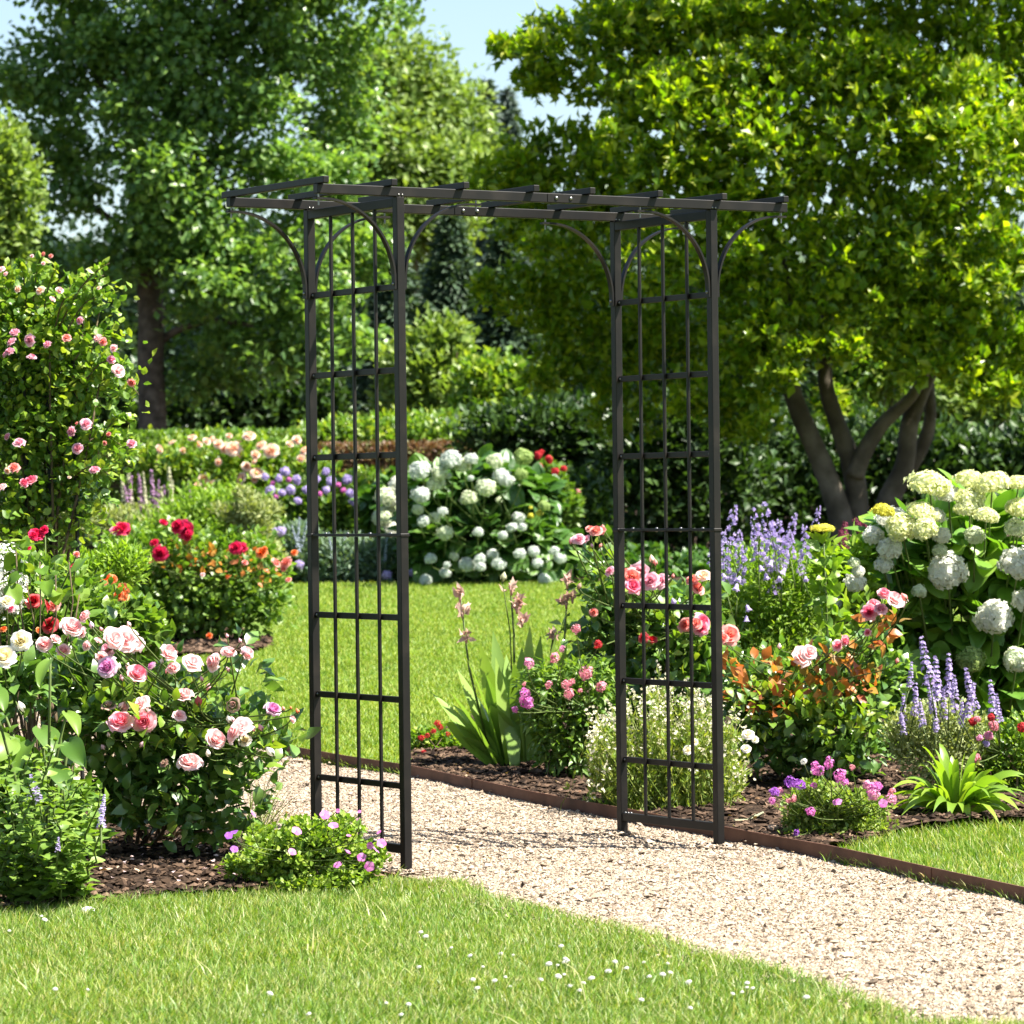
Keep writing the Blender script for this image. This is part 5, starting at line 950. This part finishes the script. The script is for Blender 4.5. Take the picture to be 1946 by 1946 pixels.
# white lacy clump behind the right arch panel
g0 = G(1255, 1540); d = g0[1]+.1
r, rr = shrub('gaura_clump', 'feathery pale green clump with masses of tiny cream flowers behind the right arch panel', 'perennial', g0, sub([(1165, 1450, 55, 60), (1260, 1450, 95, 75), (1360, 1450, 50, 70), (1250, 1490, 110, 45)], d), 3500, .035, G_fine, NARROW, seed=73, stems=40, smat=M_stem, sr=.002, up=.9, out=.4)
M_lacy = pm('lacy_white', (.60, .56, .34), (.68, .65, .46), (.76, .74, .62)); wl = MB(); wf = MB()
for x, y in zip(rr.random(430)*300+1110, rr.random(430)): 
    u_ = (x-1258)/150; ytop = 1290+75*u_*u_+y*150+rr.normal()*14; tip = P(x+rr.normal()*6, ytop, d+rr.normal()*.16); b0 = np.array(g0)+np.array([rr.normal()*.10+(x-1258)*.0009, rr.normal()*.08, -.02]); c = curve_pts(b0, tip, 6, .0, .006, rr)
    wl.tube(c, np.linspace(.0016, .0009, 6), 3, 0, False); L_ = np.linalg.norm(tip-b0); t_ = rr.random(16)**.7*.93+.05; q = b0+(tip-b0)*t_[:, None]; wl.add(*inst(NARROW, q, nrm(rdir(rr, 16)+[0, 0, .9]), rdir(rr, 16), .032))
    k = rr.integers(3, 8); c2 = tip+rr.normal(size=(k, 3))*[.009, .009, .012]; wf.add(*inst(FL5, c2, rdir(rr, k), nrm(rdir(rr, k)+[0, -.5, .8]), .0068))
o = part(r, 'wispy_stem', wl, G_fine); o['kind'] = 'stuff'; o = part(r, 'flower_spray', wf, M_lacy); o['kind'] = 'stuff'
blooms(r, rr, [(1412, 1385, 20), (1408, 1412, 16), (1298, 1415, 16), (1310, 1400, 12), (1425, 1395, 12)], d-.3, ('loose:2', CREAM), name='flower')
# tall pink rose
d = 16.4; g0 = GX(1250, d)
r, rr = shrub('rose_bush', 'tall rose with clustered salmon pink blooms seen through the right arch panel', 'rose bush', g0, sub([(1180, 1230, 70, 80), (1270, 1230, 90, 90), (1250, 1320, 120, 60), (1130, 1110, 35, 50), (1160, 1160, 50, 50), (1340, 1230, 50, 80), (1200, 1150, 60, 40), (1300, 1150, 50, 40), (1110, 1200, 40, 40)], d), 2300, .062, G_rose, OVATE, seed=74, stems=18, sprig=5, sprad=.05, sr=.007, smooth=True)
part(r, 'young_foliage', foliage(rr, sub([(1130, 1060, 35, 50), (1190, 1120, 50, 40), (1290, 1200, 90, 60)], d-.2), 130, .06, OVATE), G_warm, True)
blooms(r, rr, Zq([(1310, 430, 140), (1360, 400, 130, SOFT), (1420, 450, 120, SOFT), (1480, 450, 110, SOFT), (1320, 480, 110, HOT), (1270, 400, 90), (1180, 390, 70, SOFT), (1735, 415, 95, PEACH), (1670, 440, 90), (1700, 490, 100), (1730, 690, 120, HOT), (1720, 730, 100, HOT), (1625, 710, 100), (1690, 700, 80), (1380, 785, 70, REDD), (1430, 795, 75, REDD), (1890, 765, 120, CORAL), (1100, 150, 85, CORAL), (1065, 140, 60, CORAL), (1130, 150, 60, CORAL), (1000, 200, 75, SOFT), (970, 205, 50, SOFT), (1040, 200, 55, SOFT), (950, 215, 45, HOT, 'bud'), (1075, 240, 34, SOFT, 'bud'), (1125, 240, 34, CORAL, 'bud'), (1140, 130, 36, CORAL, 'bud'), (1430, 320, 60, PEACH, 'bud'), (1450, 340, 50, CORAL, 'bud'), (1085, 635, 75, CORAL, 'cup:2'), (1555, 420, 36, CORAL, 'bud'), (1110, 825, 50, REDD, 'cup:2'), (1000, 480, 50, F_beige*2+(Cal, Cal), 'bud'), (1560, 575, 60, F_lil*2, 'bud')], ), d-.4, (['rose:3', 'loose:3', 'rose:9'], CORAL), fj=.4, stemto=[P(x, y, d) for x, y in [(1160, 1180), (1220, 1180), (1290, 1190)]], sr=.0026, sc=.88)
# campanula / lilac perennial
d = 17.6
r, rr = shrub('bellflower', 'tall lilac bellflower clump between the right arch panel and the lime hydrangea', 'bellflower', GX(1440, d), sub([(1430, 1120, 90, 90), (1490, 1130, 80, 90), (1390, 1180, 50, 90), (1530, 1120, 50, 70), (1440, 1220, 100, 60)], d), 6500, .045, G_lime, NARROW, seed=75, stems=26, smat=M_stem, sr=.003)
spikes(r, rr, [(1385, 955, 75), (1440, 950, 90), (1470, 980, 70), (1500, 970, 60), (1365, 1005, 70), (1405, 1030, 80), (1450, 1000, 80), (1482, 1010, 70), (1518, 990, 70), (1545, 955, 45), (1430, 990, 80), (1395, 1000, 60), (1460, 1050, 70), (1375, 1040, 70), (1510, 1040, 50), (1345, 1020, 50), (1420, 960, 70), (1490, 1000, 60)], d-.3, 'bellspike', F_lil, 1.0, lean=.1)
blooms(r, rr, [(1390, 1105, 24), (1410, 1145, 22), (1408, 1165, 20), (1480, 1075, 24), (1455, 1060, 22), (1435, 1070, 20), (1395, 1090, 20), (1470, 1090, 20), (1365, 1085, 20), (1520, 1090, 18), (1445, 1085, 22)], d-.7, ('bell:1', F_lil), face=(0, -.35, -.9), fj=.3, name='bell_flower', sc=.72)
# flat yellow heads
d = 16.2
r = thing('achillea', 'tall single stalk topped by a flat yellow green flower head right of the bellflowers', 'yarrow', tuple(GX(1560, d))); rr = np.random.default_rng(76)
bloom(r, 'flower_head', proto('tight:3', F_yel), P(1553, 997, d), (0, -.1, 1), 24*mpp(d), rr, 15*mpp(d)); part(r, 'flower_stalk', MB().tube([GX(1562, d), P(1560, 1150, d), P(1553, 1000, d)], [.006, .0045, .0035], 6), M_stem, True)
part(r, 'foliage', foliage(rr, sub([(1558, 1040, 22, 20), (1560, 1090, 25, 50), (1565, 1180, 30, 60)], d), 90, .07, OVATE), G_lime, True)
d = 18.2
r, rr = shrub('astilbe', 'feathery burgundy plumes beside the flat yellow flower head', 'astilbe', GX(1610, d), sub([(1610, 1070, 40, 50), (1620, 1120, 50, 50)], d), 900, .05, G_mid, seed=77)
spikes(r, rr, [(1595, 985, 55), (1612, 978, 60), (1628, 985, 55), (1585, 1000, 45), (1640, 995, 50), (1605, 1010, 45), (1620, 1015, 45)], d-.2, 'plume', F_burg, 1., lean=.25)
r, rr = shrub('lime_perennial', 'upright lime green leafy shoots in front of the burgundy plumes', 'perennial', GX(1600, 16.6), sub([(1620, 1050, 18, 25), (1590, 1080, 40, 40), (1600, 1130, 50, 60)], 16.6), 700, .055, G_lime, OVATE2, seed=78)
# lime hydrangea
d = 16.9; g0 = GX(1850, d)
r, rr = shrub('hydrangea_bush', 'big hydrangea with lime and cream flower heads at the right edge', 'hydrangea', g0, sub([(1720, 1070, 80, 80), (1830, 1040, 100, 100), (1920, 1080, 90, 120), (1780, 1180, 110, 90), (1880, 1250, 90, 100), (1660, 1060, 45, 50), (1740, 1290, 80, 80), (1990, 1200, 80, 150), (1840, 1340, 110, 70)], d), 1350, .15, G_hyd, BIGLEAF, seed=79, stems=26, sr=.007, smooth=True, up=.1, droop=.2, out=.85, smat=M_stem)
Hq = lambda lst: [((1346+x*600/1932)/PX, (840+y*500/1610)/PX, s*.3106/PX, *e) for x, y, s, *e in lst]
hl = Hq([(1350, 250, 260, F_hyy), (1610, 230, 210, F_hyy), (1740, 240, 220, F_hyy), (1470, 310, 170, F_hyw), (1600, 330, 190, F_hyy), (1900, 240, 150, F_hyy), (1130, 460, 220, F_hyw), (1070, 410, 140, F_yel), (1180, 510, 190, F_hyy), (1310, 420, 190, F_hyy), (1010, 560, 130, F_hyw), (1600, 390, 190, F_hyy), (1700, 440, 160, F_hyy), (1380, 440, 150, F_hyw), (1330, 520, 150, F_hyy), (1110, 640, 150, F_hyw), (1920, 400, 200, F_hyy), (1880, 510, 130, F_hyg), (1630, 560, 120, F_hyg), (1465, 780, 240, F_hyw), (1900, 730, 230, F_hyw), (1750, 1060, 230, F_hyw), (1940, 960, 160, F_hyw), (765, 975, 130, F_hyw), (1610, 1320, 170, F_hygr), (1890, 1320, 170, F_hyg), (920, 780, 80, F_hyw), (890, 725, 70, F_hyg), (1430, 560, 110, F_hyw), (900, 850, 130, F_hyw), (1070, 740, 110, F_hyw), (1290, 900, 90, F_hyg), (1420, 650, 90, F_hyg), (2040, 600, 200, F_hyy), (2060, 850, 220, F_hyw)])
for i, e in enumerate(hl):
    x, y, s, c = e; dd = d-.45+rr.normal()*.1; R = s*mpp(dd)/2; top = y < 985; bloom(r, 'flower_head', proto(('dome:%d' if top else 'mop:%d') % (1+i % 3), c), P(x, y+4, dd), (rr.normal()*.2, -.25 if top else -.6, 1), R, rr)
for x, y, s, c in hl: part(r, 'flower_stalk', MB().tube(curve_pts(P(x, y+6, d-.4), P(x+(1830-x)*.25, y+150, d-.1), 6, .0), np.linspace(.0035, .0055, 6), 6), M_stem, True)
# copper leaved rose
d = 15.4; g0 = G(1545, 1478)
r, rr = shrub('rose_bush', 'rose with coppery young leaves and few pink blooms right of the right arch panel', 'rose bush', g0, sub([(1440, 1300, 75, 60), (1540, 1310, 110, 80), (1480, 1390, 110, 70), (1610, 1370, 85, 80), (1650, 1260, 60, 60), (1560, 1430, 100, 40), (1400, 1350, 40, 80)], d), 2600, .052, G_rose, OVATE, seed=80, stems=20, sprig=5, sprad=.045, sr=.006, smooth=True)
part(r, 'young_foliage', foliage(rr, sub([(1430, 1270, 75, 40), (1540, 1270, 90, 40), (1640, 1200, 50, 40), (1600, 1290, 70, 40), (1440, 1310, 70, 40), (1670, 1170, 30, 25)], d-.2), 190, .06, OVATE), G_copper, True)
part(r, 'light_foliage', foliage(rr, sub([(1480, 1340, 110, 60), (1600, 1350, 90, 60), (1640, 1160, 60, 40)], d-.3), 260, .05, OVATE), G_warm, True)
blooms(r, rr, Hq([(575, 1310, 110, PALE, 'loose:2'), (620, 1290, 90, PALE, 'loose:3'), (835, 1215, 85, PINK, 'cup:1'), (790, 1245, 70, PINK), (975, 1165, 60, PINK, 'cup:3'), (1010, 1000, 110, PINK), (985, 1040, 100, HOT), (1055, 1020, 80, SOFT), (1075, 930, 110, PINK), (1140, 960, 120, PALE), (1170, 975, 90, PALE), (1200, 950, 60, CORAL, 'bud'), (130, 1180, 110, CORAL, 'loose:2'), (90, 1200, 70, CORAL), (435, 1250, 40, PALE, 'bud'), (1155, 1340, 40, CORAL, 'bud')]), d-.45, (['rose:1', 'rose:2', 'cup:4'], PINK), fj=.4, stemto=[P(x, y, d) for x, y in [(1480, 1300), (1560, 1290), (1640, 1240)]], sr=.002)
# catmint
d = 14.9; g0 = GX(1785, d)
r, rr = shrub('catmint', 'grey leaved catmint with lavender flower spikes below the lime hydrangea', 'catmint', g0, sub([(1770, 1370, 75, 50), (1720, 1390, 55, 50), (1830, 1390, 50, 50), (1770, 1430, 80, 50)], d), 5000, .022, G_grey, seed=81, stems=24, smat=M_stem, sr=.0025)
spikes(r, rr, [(1738, 1203, 85), (1765, 1240, 80), (1790, 1235, 80), (1822, 1262, 75), (1838, 1290, 70), (1868, 1285, 70), (1800, 1275, 65), (1750, 1285, 60), (1728, 1290, 60), (1705, 1310, 55), (1780, 1300, 60), (1735, 1320, 50), (1700, 1345, 40), (1760, 1330, 50), (1815, 1320, 50), (1880, 1310, 50), (1720, 1250, 50)], d-.2, 'whorl', F_lav, 1.15, lean=.1)
r, rr = shrub('cosmos', 'light green bush with rosy flowers below the lavender spikes at the right edge', 'perennial', GX(1900, 14.9), sub([(1895, 1430, 45, 70), (1940, 1440, 60, 90), (1870, 1480, 50, 50), (1930, 1500, 70, 50)], 14.9), 5200, .025, G_warm, tmpl_simple(.35), seed=82, stems=14)
Bq = lambda lst: [((1346+x*600/1932)/PX, (1300+y*500/1610)/PX, s*.3106/PX, *e) for x, y, s, *e in lst]
blooms(r, rr, Bq([(1620, 230, 50, F_red), (1745, 255, 60, F_dpk), (1715, 315, 55, F_pnk), (1730, 205, 45, F_red), (1645, 215, 40, F_dpk), (1920, 265, 60, F_red), (1660, 330, 40, F_pnk), (1700, 365, 40, F_lil), (1640, 455, 50, F_dpk)]), 14.5, ('ball', F_dpk), name='flower', stemto=P(1890, 1420, 14.9), sr=.0016)
# verbena mound
g0 = G(1570, 1582); d = g0[1]
r, rr = shrub('verbena', 'low rounded mound of pink and violet flowers on bare soil near the right arch foot', 'verbena', g0, lumps(np.random.default_rng(13), sub([(1520, 1540, 50, 40), (1590, 1535, 65, 45), (1560, 1505, 60, 32), (1640, 1548, 40, 36), (1570, 1562, 90, 26)], d), 7, .25, .5, .8, 1.0), 9000, .018, leafmat('verbena_leaves', [(.06, .115, .022), (.10, .155, .035), (.15, .20, .06)], .4, .5, .4), tmpl_simple(.4), seed=83, stems=20, smat=M_stem, sr=.002, sprig=5, sprad=.012)
blooms(r, rr, Bq([(500, 600, 70, F_ppl), (560, 615, 65, F_ppl), (405, 660, 55, F_ppl), (390, 715, 45, F_mag), (440, 650, 40, F_pnk), (655, 495, 50), (740, 490, 60), (735, 455, 30), (680, 530, 60), (650, 535, 50), (645, 620, 40), (805, 560, 75), (835, 600, 50), (790, 725, 65, F_mag, 'daisy'), (625, 780, 55, F_mag), (1000, 640, 70), (1035, 630, 65, F_mag), (1010, 680, 70, F_pnk), (970, 615, 50, F_pnk), (1070, 730, 60, F_mag, 'daisy'), (1120, 700, 65, F_pnk), (1125, 655, 40, F_dpk), (540, 910, 40, F_ppl), (520, 700, 45, F_dpk), (490, 715, 35, F_dpk), (585, 475, 40, F_wht), (880, 510, 35, F_dpk)]), d-.3, ('cluster', F_mag), fj=.4, name='flower_cluster', stemto=[P(x, 1545, d) for x in (1520, 1570, 1630)], sr=.0014)
# broad leaved rosette
g0 = G(1805, 1552); d = g0[1]
r = thing('plantain_lily', 'rosette of long broad bright green leaves between verbena mound and side lawn', 'perennial', tuple(g0)); rr = np.random.default_rng(84); mb = MB()
for k in range(92):
    a = rr.random()*6.28; L = .18+.16*rr.random(); el = rr.random()**1.2*1.3; tip = g0+np.array([math.cos(a)*math.cos(el)*L*1.05, math.sin(a)*math.cos(el)*L, .015+.95*math.sin(el)*L*(.75+.25*rr.random())])
    strap(mb, g0+np.array([math.cos(a)*.02, math.sin(a)*.02, 0]), tip, .0135+.010*rr.random(), .30+.22*math.cos(el), 9, .2, rr, 0, waist=.55)
part(r, 'foliage', mb, leafmat('broad_leaves', [(.07, .14, .016), (.10, .18, .022), (.14, .22, .03)], .42, .38, .5), True)

# ------------------------------------------------------------------ small loose things
def stone(label, p, s, mat, seed, flat=.55):
    rr = np.random.default_rng(seed); mb = MB(); n, m = 10, 14; V = []
    for i in range(n+1):
        for k in range(m):
            th = math.pi*i/n; ph = 2*math.pi*k/m; u = np.array([math.sin(th)*math.cos(ph), math.sin(th)*math.sin(ph), math.cos(th)]); q = 1+.12*math.sin(3*u[0]+seed)+.1*math.sin(4*u[1]+2*u[2]+seed)+.04*math.sin(9*u[0]+5*u[2]); V.append(u*q*np.array([s*1.25, s, s*flat]))
    T = []
    for i in range(n):
        for k in range(m): a, b_ = i*m+k, i*m+(k+1) % m; T += [(a, a+m, b_+m), (a, b_+m, b_)]
    mb.add(V, T); o = obj('stone', mesh('stone', mb, mat, True), None, tuple(np.asarray(p)+[0, 0, s*flat*.5])); o.rotation_euler = (0, 0, rr.random()*6); o['label'] = label; o['category'] = 'stone'; return o
M_wst = surf('white_stone', [(.62, .60, .56), (.74, .73, .70)], 40, .7, .2); M_pst = surf('tan_stone', [(.30, .20, .13), (.42, .31, .22)], 40, .85, .3)
stone('white stone lying where the front grass meets the bed soil', G(168, 1724), .024, M_wst, 1)
stone('small white stone in the shade under the pale pink rose bush', G(250, 1648), .012, M_wst, 2)
def onbed(x, y): p = G(x, y); p[2] = float(lb(np.array([p[0]]), np.array([p[1]]))[0]) if x < 760 else float(rb(np.array([p[0]]), np.array([p[1]]))[0]); return p
for i, (x, y, s) in enumerate([(207, 1672), (222, 1668), (254, 1676), (330, 1660), (284, 1690), (318, 1690), (245, 1700), (180, 1660), (400, 1662), (410, 1655), (440, 1700), (150, 1682), (300, 1668)] and [(207, 1672, .016), (222, 1668, .013), (254, 1676, .018), (330, 1660, .015), (284, 1690, .014), (318, 1690, .013), (180, 1660, .012), (405, 1660, .014), (380, 1688, .012)]):
    o = stone('small tan stone lying on the bare soil in front of the pale pink rose bush', onbed(x, y), s, M_pst, 10+i); o['group'] = 'tan stones on the bed soil'
o = stone('rounded tan stone beside the verbena mound', onbed(1458, 1580), .022, M_pst, 40)
tw = MB().tube([onbed(1385, 1568)+[0, 0, .01], onbed(1410, 1560)+[0, 0, .014], onbed(1440, 1552)+[0, 0, .02]], [.007, .006, .004], 7).tube([onbed(1410, 1560)+[0, 0, .014], onbed(1425, 1562)+[0, 0, .03]], [.004, .002], 6)
o = obj('fallen_twig', mesh('fallen_twig', tw, surf('lichen_bark', [(.16, .17, .09), (.28, .28, .18)], 40, .9, .4))); o['label'] = 'short lichen green twig on the soil right of the right arch foot'; o['category'] = 'twig'
rr = np.random.default_rng(90)
for i, c in enumerate(CLOV):
    t_ = thing('clover_flower', 'small white clover flower head in the front lawn grass', 'clover', c, 'clover flowers in the front lawn'); h_ = .028+.022*rr.random()
    part(t_, 'stalk', MB().tube([np.array(c), np.array(c)+[.004, 0, h_]], [.0012, .001], 5), M_stem); bloom(t_, 'flower_head', proto('tight:2', F_wht[:1]), np.array(c)+[.004, 0, h_], (rr.normal()*.3, -.2, 1), .0045+.005*rr.random(), rr)
